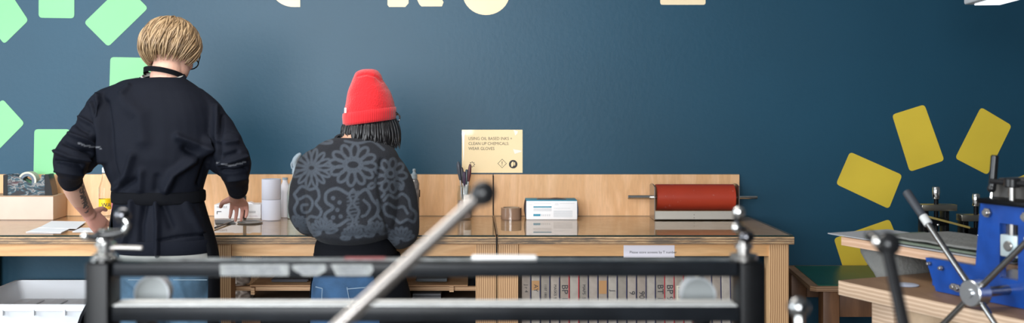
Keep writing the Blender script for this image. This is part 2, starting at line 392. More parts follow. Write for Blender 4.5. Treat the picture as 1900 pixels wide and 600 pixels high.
BL = bench(-3.6, .0905, [(-3.5, -3.41), (-2.36, -2.275), (-1.095, -1.007), (.006, .0895)], 'long plywood workbench where the two people stand')
BR = bench(.0945, 1.322, [(.0965, .182), (1.222, 1.302)], 'plywood workbench with screens stored beneath and red roller on top')
# leg at -2.3 is set back; end panel notch shows as dark line
def board(x0, x1, lb):
    b = B(); box(b, (x0, YB, ZB-.05), (x1, YW-.001, 1.126), .0012, 1)
    return tag(obj('backboard', b, PLY), lb, 'backboard', 'plywood backboards behind the benches')
board(-3.6, .0895, 'plywood backboard behind the bench where the people stand'); board(.0935, 1.278, 'plywood backboard behind the red roller and brown tape')
for i, (px, py) in enumerate([]): pass
# tray shelf & shelves inside the left bench
b = B(); box(b, (-2.27, YF+.06, .495), (-1.1, YB-.05, .513), .001, 1); tag(obj('tray_shelf', b, PLYH), 'plywood shelf carrying the white plastic tray', 'shelf')
# white plastic tray
t = thing('plastic_tray', 'large shallow white plastic tray under the left bench', 'tray', (-1.66, 4.98, .514))
b = B(); x0, x1, y0, y1, z0, z1 = -2.17, -1.15, 4.66, 5.30, .515, .632
def trayring(x0, x1, y0, y1, z, r=.03): return [V((p[0], p[1], z)) for p in rounded([(x0, y0), (x1, y0), (x1, y1), (x0, y1)], r, 4)]
rings = [trayring(x0+.03, x1-.03, y0+.03, y1-.03, z0), trayring(x0+.008, x1-.008, y0+.008, y1-.008, z1-.028), trayring(x0-.004, x1+.004, y0-.004, y1+.004, z1-.026), trayring(x0-.004, x1+.004, y0-.004, y1+.004, z1-.003),
         trayring(x0, x1, y0, y1, z1), trayring(x0+.016, x1-.016, y0+.016, y1-.016, z1), trayring(x0+.045, x1-.045, y0+.045, y1-.045, z0+.035)]
loft(b, rings); TW = mat('white_tray_plastic', (.68, .71, .75), .35); obj('tray_body', b, TW, t)
b = B()
for k in range(9): box(b, (-2.06+k*.11, 4.75, z0+.034), (-2.0+k*.11, 5.2, z0+.041), .004)
obj('floor_rib', b, TW, t)
for k in range(8): b = B(); box(b, (-2.1+k*.13, 4.649, z1-.045), (-2.094+k*.13, 4.667, z1-.02)); obj('rim_rib', b, TW, t)

# shelves and papers in left bench middle bay
def simple(name, lo, hi, m, lb, c, g=None, bev=.001, M=None):
    b = B(); box(b, lo, hi, bev, 1, M); return tag(obj(name, b, m), lb, c, g)
YS = 4.74
def pz(py, d): return EYE-(py-VY)/F*d
def pxx(px, d): return (px-VX)/F*d
b = B(); box(b, (pxx(432, YS), YS, pz(540, YS)), (pxx(883, YS), YS+.02, pz(532, YS)), .001, 1); box(b, (pxx(432, YS), 5.2, pz(540, YS)), (pxx(883, YS), 5.22, pz(531, YS)))
box(b, (pxx(467, YS), YS-.02, pz(546, YS)), (pxx(474, YS), 5.2, pz(533, YS))); box(b, (pxx(834, YS), YS-.02, pz(541, YS)), (pxx(842, YS), 5.2, pz(529, YS)))
tag(obj('shelf_runner', b, PLYZC), 'plywood runners under the shelf board inside the left bench', 'shelf support')
b = B(); box(b, (pxx(466, YS), YS-.03, pz(531.0, YS)+.003), (pxx(868, YS), 5.25, pz(527.5, YS)), .001, 1)
tag(obj('shelf_board', b, PLYZC), 'thin plywood shelf board behind the woman in grey floral jumper', 'shelf')
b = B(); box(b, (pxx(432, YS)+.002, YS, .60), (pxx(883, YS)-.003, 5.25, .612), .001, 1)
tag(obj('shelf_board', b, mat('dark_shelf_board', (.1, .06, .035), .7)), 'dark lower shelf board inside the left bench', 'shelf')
simple('shade_panel', (-1.0, 5.26, .17), (.0, 5.27, .88), DKV, 'dark sheet added as the shade behind the left bench', 'panel')  # added dark sheet paints the shade at the back of the bay
simple('shade_panel', (.19, 5.26, .17), (1.215, 5.27, .88), DKV, 'dark sheet added as the shade behind the stored screens', 'panel')  # same added dark sheet, shade behind the screens put into its colour
for k, (a0, a1, y0, y1, c, lb) in enumerate([(763, 818, 552, 555, (.16, .16, .17), 'grey print sheets stacked low beside the plywood bench leg'), (500, 572, 521, 526, (.05, .05, .06), 'dark folder lying on the shelf board left of the woman'),
                                         (770, 830, 520, 525, (.09, .1, .11), 'thin dark sheets on the shelf board beneath the steel lever')]):
    b = B()
    for q in range(5):
        h = (pz(y0, YS)-pz(y1, YS))/5; z = pz(y1, YS)+h*q if k else .613+.009*q
        hh = h if k else .009
        box(b, (pxx(a0, YS)+rnd()*.01, YS+.02+rnd()*.02, z), (pxx(a1, YS)-rnd()*.01, 5.1, z+hh*.9))
    tag(obj('sheet_stack', b, mat('sheets%d' % k, c, .7), smooth=0), lb, 'stack of sheets')
# crumpled rags
def blob(name, c, r, m, lb, cat_, amp=.35, seed=0, g=None):
    b = B(); ball(b, (0, 0, 0), 1, 40, 28)
    for v in b.verts:
        n = v.co.normalized(); k = 1+amp*noise.noise(n*2.2+V((seed, 0, 0)))+amp*.5*abs(noise.noise(n*5+V((seed, 3, 0))))
        v.co = V((n.x*r[0]*k, n.y*r[1]*k, max(n.z*r[2]*k, -r[2]*.8)))+V(c)
    return tag(obj(name, b, m, smooth=180), lb, cat_, g)
RAG = mat('rag_cloth', (.5, .42, .36), .9, bump=.3, bscale=30)
blob('cloth_rag', (pxx(448, 4.85), 4.87, pz(533, 4.85)+.035), (.032, .08, .032), RAG, 'crumpled beige rag above the shelf runner', 'rag', seed=2)
blob('cloth_rag', (pxx(447, 4.85), 4.87, .641), (.04, .09, .035), RAG, 'crumpled beige rag below the shelf runner', 'rag', seed=5)

# paper note
def flat(name, px0, py0, px1, py1, d, m, lb, c, t=.001):
    b = B(); box(b, (pxx(px0, d), d-t, pz(py1, d)), (pxx(px1, d), d, pz(py0, d))); return tag(obj(name, b, m, smooth=0), lb, c)
YA = YF+.0245
n_ = flat('paper_note', 1157, 455.5, 1251.5, 478.5, YA, mat('lilac_paper', (.70, .67, .74), .8), 'white strip note about storing screens, stuck on the bench apron', 'note')
text('Please store screens by T number', .0142, (pxx(1168, YA), YA-.0013, pz(470.5, YA)), INK, n_)
# safety sign
SG = mat('sign_paper', (.84, .66, .38), .45, coat=.35, bump=.06, bscale=12)
DS = YW-.001
sg = flat('safety_sign', 857, 241, 969.5, 321, DS, SG, 'yellowish laminated sign about oil inks and gloves, taped to the wall', 'sign', .0015)
dS = DS-.002
for k, s in enumerate(['USING OIL BASED INKS +', 'CLEAN UP CHEMICALS:', 'WEAR GLOVES']):
    text(s, .0205, (pxx(869, dS), dS, pz(260+k*9.3, dS)), mat('sign_ink', (.10, .085, .07), .6), sg, sx=.92)
b = B(); c0 = (pxx(876, dS), pz(305.5, dS))
for k in range(8):
    a = k*PI/4; r0, r1, w_ = .008, .0135, .0021; u = (math.cos(a), math.sin(a)); v = (-u[1], u[0])
    prism(b, [(c0[0]+u[0]*r+v[0]*s, c0[1]+u[1]*r+v[1]*s) for r, s in ((r0, -w_), (r1, -w_), (r1, w_), (r0, w_))], dS, dS+.001)
obj('ring_symbol', b, INK, sg, smooth=0)
b = B(); cx, cz, R = pxx(931.7, dS), pz(303.7, dS), .0222
q = [(cx, cz+R), (cx+R, cz), (cx, cz-R), (cx-R, cz)]; q2 = [(cx+(p[0]-cx)*.88, cz+(p[1]-cz)*.88) for p in q]
for i in range(4): j = (i+1) % 4; prism(b, [q[i], q[j], q2[j], q2[i]], dS, dS+.001)
prism(b, [(cx-.0018, cz+.010), (cx+.0018, cz+.010), (cx+.001, cz-.004), (cx-.001, cz-.004)], dS, dS+.001)
prism(b, arc(cx, cz-.0085, .0018, .0018, 0, 330, 9), dS, dS+.001)
obj('warning_symbol', b, INK, sg, smooth=0)
b = B(); cx, cz = pxx(952.2, dS), pz(305, dS); prism(b, arc(cx, cz, .0205, .0205, 0, 350, 30), dS, dS+.001); obj('glove_symbol', b, INK, sg, smooth=0)
b = B(); prism(b, [(cx-.011, cz+.002), (cx-.006, cz+.011), (cx+.0, cz+.013), (cx+.003, cz+.006), (cx+.002, cz-.006), (cx-.004, cz-.013), (cx-.009, cz-.012)], dS-.0006, dS); prism(b, [(cx+.004, cz+.01), (cx+.009, cz+.009), (cx+.010, cz-.002), (cx+.006, cz-.009), (cx+.005, cz+.002)], dS-.0006, dS); obj('glove_shape', b, SG, sg, smooth=0)
for (x0, x1, y0, y1) in ((857, 862, 244, 300), (953, 961, 241, 252), (952, 968, 277, 286)):
    b = B(); prism(b, [(pxx(x0, dS), pz(y0, dS)), (pxx(x1, dS), pz(y0+3, dS)), (pxx(x1-1, dS), pz(y1-4, dS)), (pxx(x0+3, dS), pz(y1, dS))], dS-.0004, dS)
    obj('clear_tape', b, mat('wrinkled_tape', (.9, .85, .75), .15, coat=1), sg, smooth=0)

# ------------------------------------------------------------------ stored screens
FR = [mat('screen_frame_%d' % i, c, .7, var=.15, vscale=25) for i, c in enumerate([(.27, .225, .19), (.31, .265, .23), (.24, .21, .18), (.33, .295, .26)])]
MESHM = mat('screen_mesh_fabric', (.5, .48, .3), .8)
TAPES = {'r': mat('red_tape', (.40, .015, .03), .6), 'n': mat('navy_tape', (.02, .02, .07), .6), 'b': mat('brown_tape_strip', (.38, .20, .08), .5)}
writing = {0: ('J r 4', .02, None), 1: ('AY', .025, 'b'), 2: ('1107 1801', .014, None), 3: ('MASKS 9', .016, None), 4: ('BP 1', .037, 'r'), 5: ('', 0, 'r'), 6: ('MAPS  5', .018, None), 7: ('', 0, None), 8: ('', 0, 'b'), 9: ('   J', .028, None),
           11: ('   9', .033, None), 12: ('   90', .033, None), 14: ('BT 10', .035, 'r'), 15: ('BP 9', .037, 'r'), 16: ('  6 SECS', .016, 'r'), 17: ('v', .03, 'r')}
words = ['navy tape edge', 'brown stain', 'faint grey scribble', 'small dark scribble', 'BP 1 written in black', 'red tape edge and no writing', 'scribbles and a brown corner', 'plain grey end', 'brown tape patch', 'dark tick near its middle',
         'plain pale end, eleventh from left', '9 written low', '90 written low', 'plain end, second left of BT 10', 'BT 10 written in black', 'BP 9 written in black', '6 SECS on pale tape', 'red tick mark', 'plain end right of the red tick', 'plain end half hidden by right gauge',
         'plain end behind the right gauge', 'plain end behind right gauge edge', 'plain end just right of right gauge', 'leaning end, second from right', 'most leaning end, rightmost']
YC = YF+.05; N = 25; pitch = (1.215-.196)/N
for i in range(N):
    x0 = .199+i*pitch*.985; wd = pitch*.9; zh = .60+.03*rnd(); yj = rnd()*.006
    t = thing('screen_frame', 'stored printing screen with '+words[i], 'printing screen', (x0+wd/2, YC, .1615), group='printing screens stored under the right bench')
    if i > 12: t.rotation_euler = (0, -(i-12)*.0019, 0)
    if i >= 23: t.rotation_euler = (0, -.035-(i-23)*.015, 0); t.location.x += .010+(i-23)*.010
    b = B(); h = wd/2; D = .5
    box(b, (-h, yj, 0), (h, yj+.035, zh), .0012, 1); box(b, (-h, yj+D-.035, 0), (h, yj+D, zh), .0012, 1); box(b, (-h, yj+.0352, 0), (h, yj+D-.0352, .035)); box(b, (-h, yj+.0352, zh-.035), (h, yj+D-.0352, zh))
    obj('frame', b, FR[(i*7) % 4], t, local=True)
    b = B(); box(b, (h-.004, yj+.03, .03), (h-.003, yj+D-.03, zh-.03)); obj('mesh_fabric', b, MESHM, t, local=True, smooth=0)
    tw = writing.get(i, ('', 0, None)); b = B()
    col = TAPES['r'] if tw[2] == 'r' else TAPES['n']
    box(b, (h-.003, yj-.0008, .05), (h+.0006, yj, zh-.02)); obj('edge_tape', b, col, t, local=True, smooth=0)
    if i in (8, 1):
        b = B(); box(b, (-h+.001, yj-.001, .515 if i == 8 else .53), (h-.004, yj-.0005, .57)); obj('tape_patch', b, TAPES['b'], t, local=True, smooth=0)
    if i == 16:
        b = B(); box(b, (-h+.006, yj-.001, .455), (h-.008, yj-.0005, .55)); obj('tape_patch', b, mat('pale_tape', (.62, .58, .45), .6), t, local=True, smooth=0)
    if tw[0]:
        zt = .60-.045
        o = text(tw[0], tw[1], (-tw[1]*.33, yj-.0014, zt), TAPES['r'] if i == 17 else INK, None, rot=(PI/2, PI/2, 0)); o.parent = t

# ------------------------------------------------------------------ things on the bench
def on(px, d): return V((pxx(px, d), d, ZB+.0005))
# cardboard box
CARD = mat('beige_cardboard', (.55, .44, .37), .8, var=.06)
b = B(); box(b, (-2.42, 5.19, ZB+.0005), (-1.957, 5.355, ZB+.108), .002, 2); cb = tag(obj('cardboard_box', b, [CARD, mat('brown_cardboard', (.48, .33, .22), .8)]), 'long beige cardboard box under the tape dispenser', 'box')
for p in cb.data.polygons:
    if p.normal.x > .8: p.material_index = 1
b = B(); box(b, (-2.42, 5.1895, ZB+.107), (-1.957, 5.3555, ZB+.1095), .001); obj('lid_edge', b, mat('brown_cardboard', (0, 0, 0)), cb)
# tape dispenser
ZT = ZB+.110; t = thing('tape_dispenser', 'paint splattered black tape dispenser on the cardboard box', 'tape dispenser', (-2.08, 5.27, ZT))
def spl():
    m = mat('splattered_plastic', (.02, .02, .024), .3); nt = m.node_tree; bb = nt.nodes['Principled BSDF']; tc = nt.nodes.new('ShaderNodeTexCoord'); mp = nt.nodes.new('ShaderNodeMapping'); mp.inputs['Scale'].default_value = (22, 22, 45); nt.links.new(tc.outputs['Object'], mp.inputs['Vector'])
    n = nt.nodes.new('ShaderNodeTexNoise'); n.inputs['Scale'].default_value = 1; n.inputs['Detail'].default_value = 6; n.inputs['Distortion'].default_value = 1.2; nt.links.new(mp.outputs[0], n.inputs['Vector'])
    r = ramp(nt, n.outputs['Fac'], [(.42, (.02, .02, .024)), (.5, (.02, .07, .10)), (.56, (.25, .24, .23)), (.62, (.03, .03, .04)), (.72, (.12, .03, .03))]); nt.links.new(r.outputs[0], bb.inputs['Base Color']); return m
X = lambda px: pxx(px, 5.24)
Z = lambda py: ZT+(360-py)/395.4
out = [(X(10), Z(360)), (X(15), Z(322)), (X(22), Z(321)), (X(34), Z(325)), (X(45), Z(332)), (X(58), Z(338)), (X(68), Z(337)), (X(75), Z(331)), (X(78), Z(322)), (X(81), Z(321.5)), (X(83), Z(322)), (X(84), Z(360))]
b = B(); prism(b, out, 5.235, 5.237); prism(b, out, 5.303, 5.305); obj('side_panel', b, spl(), t, smooth=0)
inn = [(a, z-.003) if i not in (0, len(out)-1) else (a, z) for i, (a, z) in enumerate(out)]
b = B(); prism(b, inn, 5.2371, 5.3029); obj('body', b, BLACKP, t, smooth=0)
b = B(); prism(b, [(X(84), Z(360)), (X(84), Z(321)), (X(90), Z(321)), (X(96), Z(345)), (X(98), Z(360))], 5.235, 5.305); obj('end_block', b, BLACKP, t, smooth=0)
b = B(); box(b, (X(7), 5.233, ZT), (X(15), 5.307, Z(322))); obj('end_block', b, BLACKP, t, smooth=0)
b = B(); c = V((X(50), 5.242, Z(333.5))); ringmesh(b, c, (0, 1, 0), .043, .034, .048); obj('tape_roll', b, mat('masking_tape', (.50, .50, .42), .6), t)
b = B(); ringmesh(b, c-V((0, -.001, 0)), (0, 1, 0), .0335, .022, .046); obj('tape_core', b, mat('blue_grey_plastic', (.09, .12, .16), .4), t)
# papers
b = B(); z = ZB+.001
quad(b, (pxx(48, 4.70), 4.70, z), (pxx(113, 4.68), 4.68, z), (pxx(155, 5.06), 5.06, z), (pxx(100, 5.08), 5.08, z))
r = bmesh.ops.extrude_face_region(b, geom=b.faces[:]); [setattr(v, 'co', v.co+V((0, 0, .002))) for v in r['geom'] if isinstance(v, bmesh.types.BMVert)]
tag(obj('paper_sheet', b, PAPER, smooth=0), 'white paper sheets on the glass left of the tattooed arm', 'paper')
b = B(); quad(b, (pxx(72, 4.84), 4.84, z+.003), (pxx(142, 4.80), 4.80, z+.003), (pxx(160, 5.08), 5.08, z+.003), (pxx(96, 5.10), 5.10, z+.003))
r = bmesh.ops.extrude_face_region(b, geom=b.faces[:]); [setattr(v, 'co', v.co+V((0, 0, .001))) for v in r['geom'] if isinstance(v, bmesh.types.BMVert)]
tag(obj('paper_sheet', b, PAPER, smooth=0), 'white paper sheet lying crosswise over the lower sheets', 'paper')
b = B(); quad(b, (pxx(134, 4.72), 4.72, z), (pxx(230, 4.70), 4.70, z), (pxx(230, 4.86), 4.86, z), (pxx(150, 4.86), 4.86, z))
r = bmesh.ops.extrude_face_region(b, geom=b.faces[:]); [setattr(v, 'co', v.co+V((0, 0, .0015))) for v in r['geom'] if isinstance(v, bmesh.types.BMVert)]
tag(obj('paper_sheet', b, PAPER, smooth=0), 'white paper corner under the tattooed person\'s left hand', 'paper')
# clear bottle with yellow label
CL = mat('clear_plastic', (.9, .93, .93), .04, trans=1, ior=1.15)
c = on(195, 5.2); t = thing('water_bottle', 'clear bottle with yellow label beside the tattooed forearm', 'bottle', c)
b = B(); lathe(b, c, (0, 0, 1), [(0, .024), (.004, .028), (.15, .028), (.185, .016), (.215, .0125), (.226, .0125)], cap=True); obj('bottle_body', b, CL, t)
b = B(); lathe(b, c, (0, 0, 1), [(.048, .0285), (.096, .0285)], cap=False); obj('bottle_label', b, mat('yellow_label', (.85, .55, .01), .4), t)
b = B(); lathe(b, c, (0, 0, 1), [(.22, .014), (.241, .014), (.243, .012)]); obj('bottle_cap', b, mat('pale_cap', (.7, .76, .8), .4), t)
text('WA', .026, (c.x-.008, c.y-.0292, c.z+.062), INK, t)
c = on(210, 5.30); t = thing('squeeze_bottle', 'small pink bottle partly hidden by the blond person\'s waist', 'bottle', c)
b = B(); lathe(b, c, (0, 0, 1), [(0, .018), (.003, .02), (.08, .02), (.095, .01), (.105, .009)]); obj('bottle_body', b, mat('pink_plastic', (.75, .25, .38), .3), t)
b = B(); lathe(b, c, (0, 0, 1), [(.1045, .011), (.12, .010), (.13, .003)]); obj('bottle_cap', b, mat('mint_cap', (.35, .65, .6), .4), t)
# glove box L
c = on(440, 5.24)
t = thing('glove_box', 'white glove box marked L behind the right hand', 'box', c)
gx0, gx1 = pxx(397.5, 5.24), pxx(484, 5.24); gh = .066
b = B(); box(b, (gx0, 5.24, ZB+.0005), (gx1, 5.35, ZB+gh), .0015); obj('carton', b, WHITE, t)
b = B(); prism(b, [(gx0+.07, ZB+gh), (gx0+.09, ZB+gh+.006), (gx0+.13, ZB+gh+.004), (gx0+.16, ZB+gh+.008), (gx0+.18, ZB+gh)], 5.27, 5.32); obj('glove_tip', b, mat('glove_latex', (.8, .8, .85), .5), t)
text('L', .032, (gx0+.012, 5.2392, ZB+.037), INK, t, rot=(PI/2, PI/2, 0)); text('NITRILE', .014, (gx0+.012, 5.2392, ZB+.050), GREYINK, t)
text('GLOVES', .011, (gx1-.055, 5.2392, ZB+.008), mat('pale_ink', (.6, .55, .62), .7), t)
b = B()
for k in range(7): box(b, (gx1-.055+k*.0045, 5.2393, ZB+.026), (gx1-.0525+k*.0045, 5.2398, ZB+.036))
obj('printed_block', b, GREYINK, t, smooth=0)
# paper rolls, two stacked
c = on(503.5, 5.2)
RP = mat('pale_roll_paper', (.62, .64, .74), .75, bump=.05)
for k, lb in enumerate(['lower pale paper towel roll beside the glove box', 'upper pale paper towel roll stacked on the lower one']):
    b = B(); h = .082; lathe(b, c+V((0, 0, k*(.094+.001))), (0, 0, 1), [(0, .012), (0, .0435), (.0015, .0445), (.0925, .0445), (.094, .0435), (.094, .012), (0, .012)], 40, cap=False)
    tag(obj('paper_roll', b, RP), lb, 'paper roll', 'two stacked paper rolls')
c = on(531, 5.26)
t = thing('spray_bottle', 'pale spray bottle with grey trigger behind the woman\'s left shoulder', 'spray bottle', on(548, 5.26))
c = on(548, 5.26)
b = B(); lathe(b, c, (0, 0, 1), [(0, .034), (.004, .038), (.12, .038), (.16, .03), (.19, .014), (.215, .013)]); obj('bottle_body', b, mat('frosted_bottle', (.75, .85, .86), .25, trans=.5, ior=1.2), t)
b = B(); lathe(b, c, (0, 0, 1), [(.004, .0365), (.11, .0365)]); obj('liquid', b, mat('teal_liquid', (.25, .62, .58), .3), t)
GT = mat('grey_trigger', (.30, .37, .43), .4)
b = B(); lathe(b, c, (0, 0, 1), [(.211, .016), (.235, .015), (.24, .01)]); tube(b, [c+V((0, 0, .238)), c+V((-.002, 0, .27)), c+V((.012, 0, .292)), c+V((.02, 0, .3))], [.011, .014, .012, .009]); tube(b, [c+V((-.008, 0, .27)), c+V((-.018, 0, .255)), c+V((-.016, 0, .235))], [.007, .005, .004]); obj('spray_head', b, GT, t)
c = on(529, 5.31); t = thing('plastic_jug', 'white translucent jug between paper roll and grey jumper', 'jug', c)
b = B(); lathe(b, c, (0, 0, 1), [(0, .028), (.004, .031), (.12, .030), (.15, .02), (.168, .012), (.178, .012)]); obj('bottle_body', b, mat('milky_plastic', (.72, .70, .74), .35), t)
b = B(); lathe(b, c, (0, 0, 1), [(.1775, .0135), (.187, .0135)]); obj('bottle_cap', b, GT, t)
# flat tools on the glass
b = B(); q = [(pxx(398, 5.0), 5.02), (pxx(436, 5.0), 5.02), (pxx(428, 5.16), 5.16), (pxx(398, 5.16), 5.16)]
vs = [b.verts.new(V((p[0], p[1], ZB+.001))) for p in q]; b.faces.new(vs); r = bmesh.ops.extrude_face_region(b, geom=b.faces[:]); [setattr(v, 'co', v.co+V((0, 0, .003))) for v in r['geom'] if isinstance(v, bmesh.types.BMVert)]
tag(obj('dark_plate', b, mat('grey_plate', (.10, .11, .12), .5), smooth=0), 'thin dark grey plate on the glass before the glove box', 'plate')
b = B(); c = on(464, 5.06); lathe(b, c, (0, 0, 1), [(0, .052), (.001, .056), (.005, .058), (.006, .057), (.002, .05)]); tag(obj('shallow_dish', b, mat('grey_dish', (.2, .2, .2), .25, .4)), 'round grey dish lid on the glass near the right hand', 'dish')
b = B(); tube(b, [V((pxx(399, 4.83), 4.83, ZB+.005)), V((pxx(436, 5.12), 5.1, ZB+.005))], [.004, .004]); tag(obj('thin_rod', b, BLACKP), 'thin black rod lying aslant on the glass by the apron', 'rod')
b = B(); box(b, (pxx(451, 5.22), 5.215, ZB+.0005), (pxx(457, 5.22), 5.225, ZB+.11), .002); tag(obj('black_knife', b, BLACKP), 'narrow black tool standing against the glove box', 'tool')
# squeeze bottle
c = on(768.5, 5.25); t = thing('squeeze_bottle', 'murky grey squeeze bottle right of the woman\'s shoulder', 'bottle', c)
b = B(); lathe(b, c, (0, 0, 1), [(0, .022), (.004, .0245), (.165, .0245), (.18, .018), (.186, .014)]); obj('bottle_body', b, mat('murky_plastic', (.20, .19, .19), .2, coat=.5, var=.5, vscale=45), t)
b = B(); lathe(b, c, (0, 0, 1), [(.1855, .014), (.187, .0155), (.208, .015), (.212, .009), (.222, .006), (.224, .008), (.232, .007), (.234, .003)]); obj('bottle_cap', b, mat('grey_cap', (.28, .34, .38), .4), t)
b = B(); box(b, (c.x+.023, c.y-.004, c.z+.1), (c.x+.028, c.y+.004, c.z+.135), .002); obj('clip', b, BLACKP, t)
# jar with palette knives
c = on(862, 5.24); t = thing('glass_jar', 'glass jar with white label holding dark ink knives', 'jar', c)
b = B(); ring = [(0, .03), (.003, .035), (.12, .035), (.135, .030), (.155, .030), (.155, .0275), (.135, .0275), (.12, .0325), (.005, .0325), (.004, .005)]
lathe(b, c, (0, 0, 1), ring); obj('jar_body', b, glassmat('jar_glass', (.93, .95, .95), ior=1.45), t)
b = B(); lathe(b, c, (0, 0, 1), [(.006, .031), (.085, .031)]); obj('jar_contents', b, mat('jar_mix', (.33, .22, .18), .5, var=.7, vscale=40), t)
b = B(); vr = loft(b, [[c+V((math.sin(a)*.0356, -math.cos(a)*.0356, z)) for a in [(-.15+.17*k) for k in range(8)]] for z in (.05, .115)], cap=False, closed=False); obj('jar_label', b, mat('worn_label', (.68, .66, .64), .7, var=.25, vscale=40), t)
kn = [(-.012, -.03, .262, (.05, .06, .08), 'dark blue grey broad handle, leftmost in the jar'), (-.004, -.013, .235, (.03, .025, .03), 'black handle second from left in the jar'), (.004, -.002, .215, (.05, .03, .06), 'dark purple handle in the middle of the jar'), (.008, .010, .225, (.03, .05, .055), 'dark green handle right of the jar middle'), (.012, .026, .25, (.08, .02, .025), 'dark red handle leaning right in the jar')]
for k, (x0, x1, h, col, lb) in enumerate(kn):
    a = c+V((x0*.8, .004*(k % 3-1), .09)); e = c+V((x1, .006*(k % 2), h)); mid = a.lerp(e, .55)
    tt = thing('palette_knife', lb, 'palette knife', a, group='ink knives standing in the glass jar')
    b = B(); tube(b, [mid, mid.lerp(e, .4), mid.lerp(e, .8), e], [.0055, .0085, .010 if k == 0 else .0075, .006], n=12, flat=.6); obj('handle', b, mat('handle%d' % k, col, .3), tt)
    b = B(); tube(b, [a, mid+V((0, 0, .004))], [.004, .0035], n=8, flat=.5); obj('shaft', b, STEEL, tt)
# brown packing tape
c = on(948.5, 5.235); t = thing('packing_tape', 'roll of brown packing tape lying flat on the glass', 'tape roll', c)
b = B(); ringmesh(b, c, (0, 0, 1), .0485, .040, .052, 48); obj('tape', b, mat('brown_tape', (.25, .155, .105), .22, coat=.6), t)
b = B(); ringmesh(b, c+V((0, 0, .0005)), (0, 0, 1), .0398, .037, .0525, 48); obj('core', b, mat('core_card', (.35, .25, .17), .8), t)
# white glove carton
c = on(1024, 5.2); t = thing('glove_box', 'white and teal glove box open at top, by the brown tape', 'box', c)
bx0, bx1 = pxx(976.5, 5.2), pxx(1071, 5.2); bh = .089
b = B(); box(b, (bx0, 5.2, ZB+.0005), (bx1, 5.325, ZB+bh), .002); obj('carton', b, WHITE, t)
b = B(); box(b, (bx0, 5.1995, ZB+bh-.0025), (bx1, 5.3255, ZB+bh+.0008), .0008); obj('teal_edge', b, TEAL, t)
for s, xx in ((-1, bx0), (1, bx1)):
    b = B(); loft(b, [[V((xx+s*q*.006*math.sin(PI*k/10), y, ZB+.002+(bh-.004)*k/10)) for k in range(11)] for y in (5.2, 5.325) for q in (1,)], cap=False, closed=False)
    prism(b, [(xx+s*.006*math.sin(PI*k/10), ZB+.002+(bh-.004)*k/10) for k in range(11)], 5.202, 5.323); obj('side_flap', b, mat('navy_flap', (.03, .035, .06), .5), t)
b = B(); prism(b, [(bx0+.05, ZB+bh), (bx0+.06, ZB+bh+.004), (bx0+.09, ZB+bh+.003), (bx0+.11, ZB+bh+.004), (bx0+.14, ZB+bh+.007), (bx0+.17, ZB+bh+.005), (bx0+.195, ZB+bh)], 5.24, 5.28); obj('glove_tip', b, mat('black_glove', (.02, .02, .025), .4), t)
def pr(name, m, rects):
    b = B()
    for (u0, u1, v0, v1) in rects: box(b, (bx0+u0, 5.1993, ZB+v0), (bx0+u1, 5.1998, ZB+v1))
    obj(name, b, m, t, smooth=0)
pr('teal_print', TEAL, [(.033, .118, .056, .062), (.033, .066, .016, .026)])
pr('grey_print', mat('pale_grey_print', (.58, .6, .63), .7), [(.033, .118, .040+k*.0045, .0425+k*.0045) for k in range(3)]+[(.07+k*.009, .075+k*.009, .016, .025) for k in range(5)]+[(.127, .215, .012+k*.0045, .0145+k*.0045) for k in range(7)]+[(.035, .115, .075, .0765), (.155, .225, .075, .0765), (.127, .205, .052, .0535), (.012, .028, .068, .0695), (.132, .15, .068, .0695), (.133, .15, .074, .0755)])
# red ink roller in its cradle
RY = 5.235; rz = pz(366.5, RY); rr = .0615; rx0, rx1 = pxx(1216, RY), pxx(1361, RY)
t = thing('ink_roller', 'large red rubber roller lying in a metal cradle', 'roller', (pxx(1290, RY), RY, ZB))
def redm():
    m = mat('red_rubber', (.34, .035, .015), .35, var=.1, vscale=5); nt = m.node_tree; bb = nt.nodes['Principled BSDF']; src = bb.inputs['Base Color'].links[0].from_socket
    tc = nt.nodes.new('ShaderNodeNewGeometry'); n = nt.nodes.new('ShaderNodeTexNoise'); n.inputs['Scale'].default_value = 38; n.inputs['Detail'].default_value = 5; nt.links.new(tc.outputs['Position'], n.inputs['Vector'])
    r = ramp(nt, n.outputs['Fac'], [(.66, (0, 0, 0)), (.74, (.5, .5, .5))]); mx = nt.nodes.new('ShaderNodeMixRGB'); mx.inputs[2].default_value = (.5, .3, .27, 1)
    nt.links.new(r.outputs[0], mx.inputs[0]); nt.links.new(src, mx.inputs[1]); nt.links.new(mx.outputs[0], bb.inputs['Base Color']); return m
b = B(); cyl(b, (rx0, RY, rz), (rx1, RY, rz), rr, n=64, bev=.003); obj('rubber_roll', b, redm(), t)
for a0, a1, r_ in ((pxx(1165, RY), rx0, .0095), (rx1, pxx(1405, RY), .0085)): b = B(); cyl(b, (a0, RY, rz), (a1, RY, rz), r_, bev=.0015); obj('axle', b, CHROME, t)
for a, lb in ((rx0-.016, 1), (rx1+.008, 2)):
    b = B(); y0, y1 = 5.165, 5.305
    r_ = rounded([(y0, ZB+.001), (y1, ZB+.001), (y1, rz+.055), (RY+.02, rz+.064), (RY-.02, rz+.064), (y0, rz+.055)], .004)
    f0 = [b.verts.new(V((a, p[0], p[1]))) for p in r_]; f1 = [b.verts.new(V((a+.004, p[0], p[1]))) for p in r_]
    b.faces.new(f0); b.faces.new(f1[::-1])
    for i in range(len(f0)): j = (i+1) % len(f0); b.faces.new((f0[i], f1[i], f1[j], f0[j]))
    obj('end_plate', b, STEEL, t, smooth=0)
b = B(); box(b, (rx0-.012, 5.165, ZB+.001), (rx1+.008, 5.305, ZB+.005)); box(b, (rx0-.012, 5.165, ZB+.001), (rx1+.008, 5.168, ZB+.043))
obj('cradle_tray', b, mat('dull_aluminium', (.55, .54, .5), .35, .6), t, smooth=0)
b = B()
for k in (0, 1): ball(b, (pxx(1288, 5.165), 5.165, ZB+.012+k*.014), .0018, 8, 6)
obj('rivet', b, INK, t)
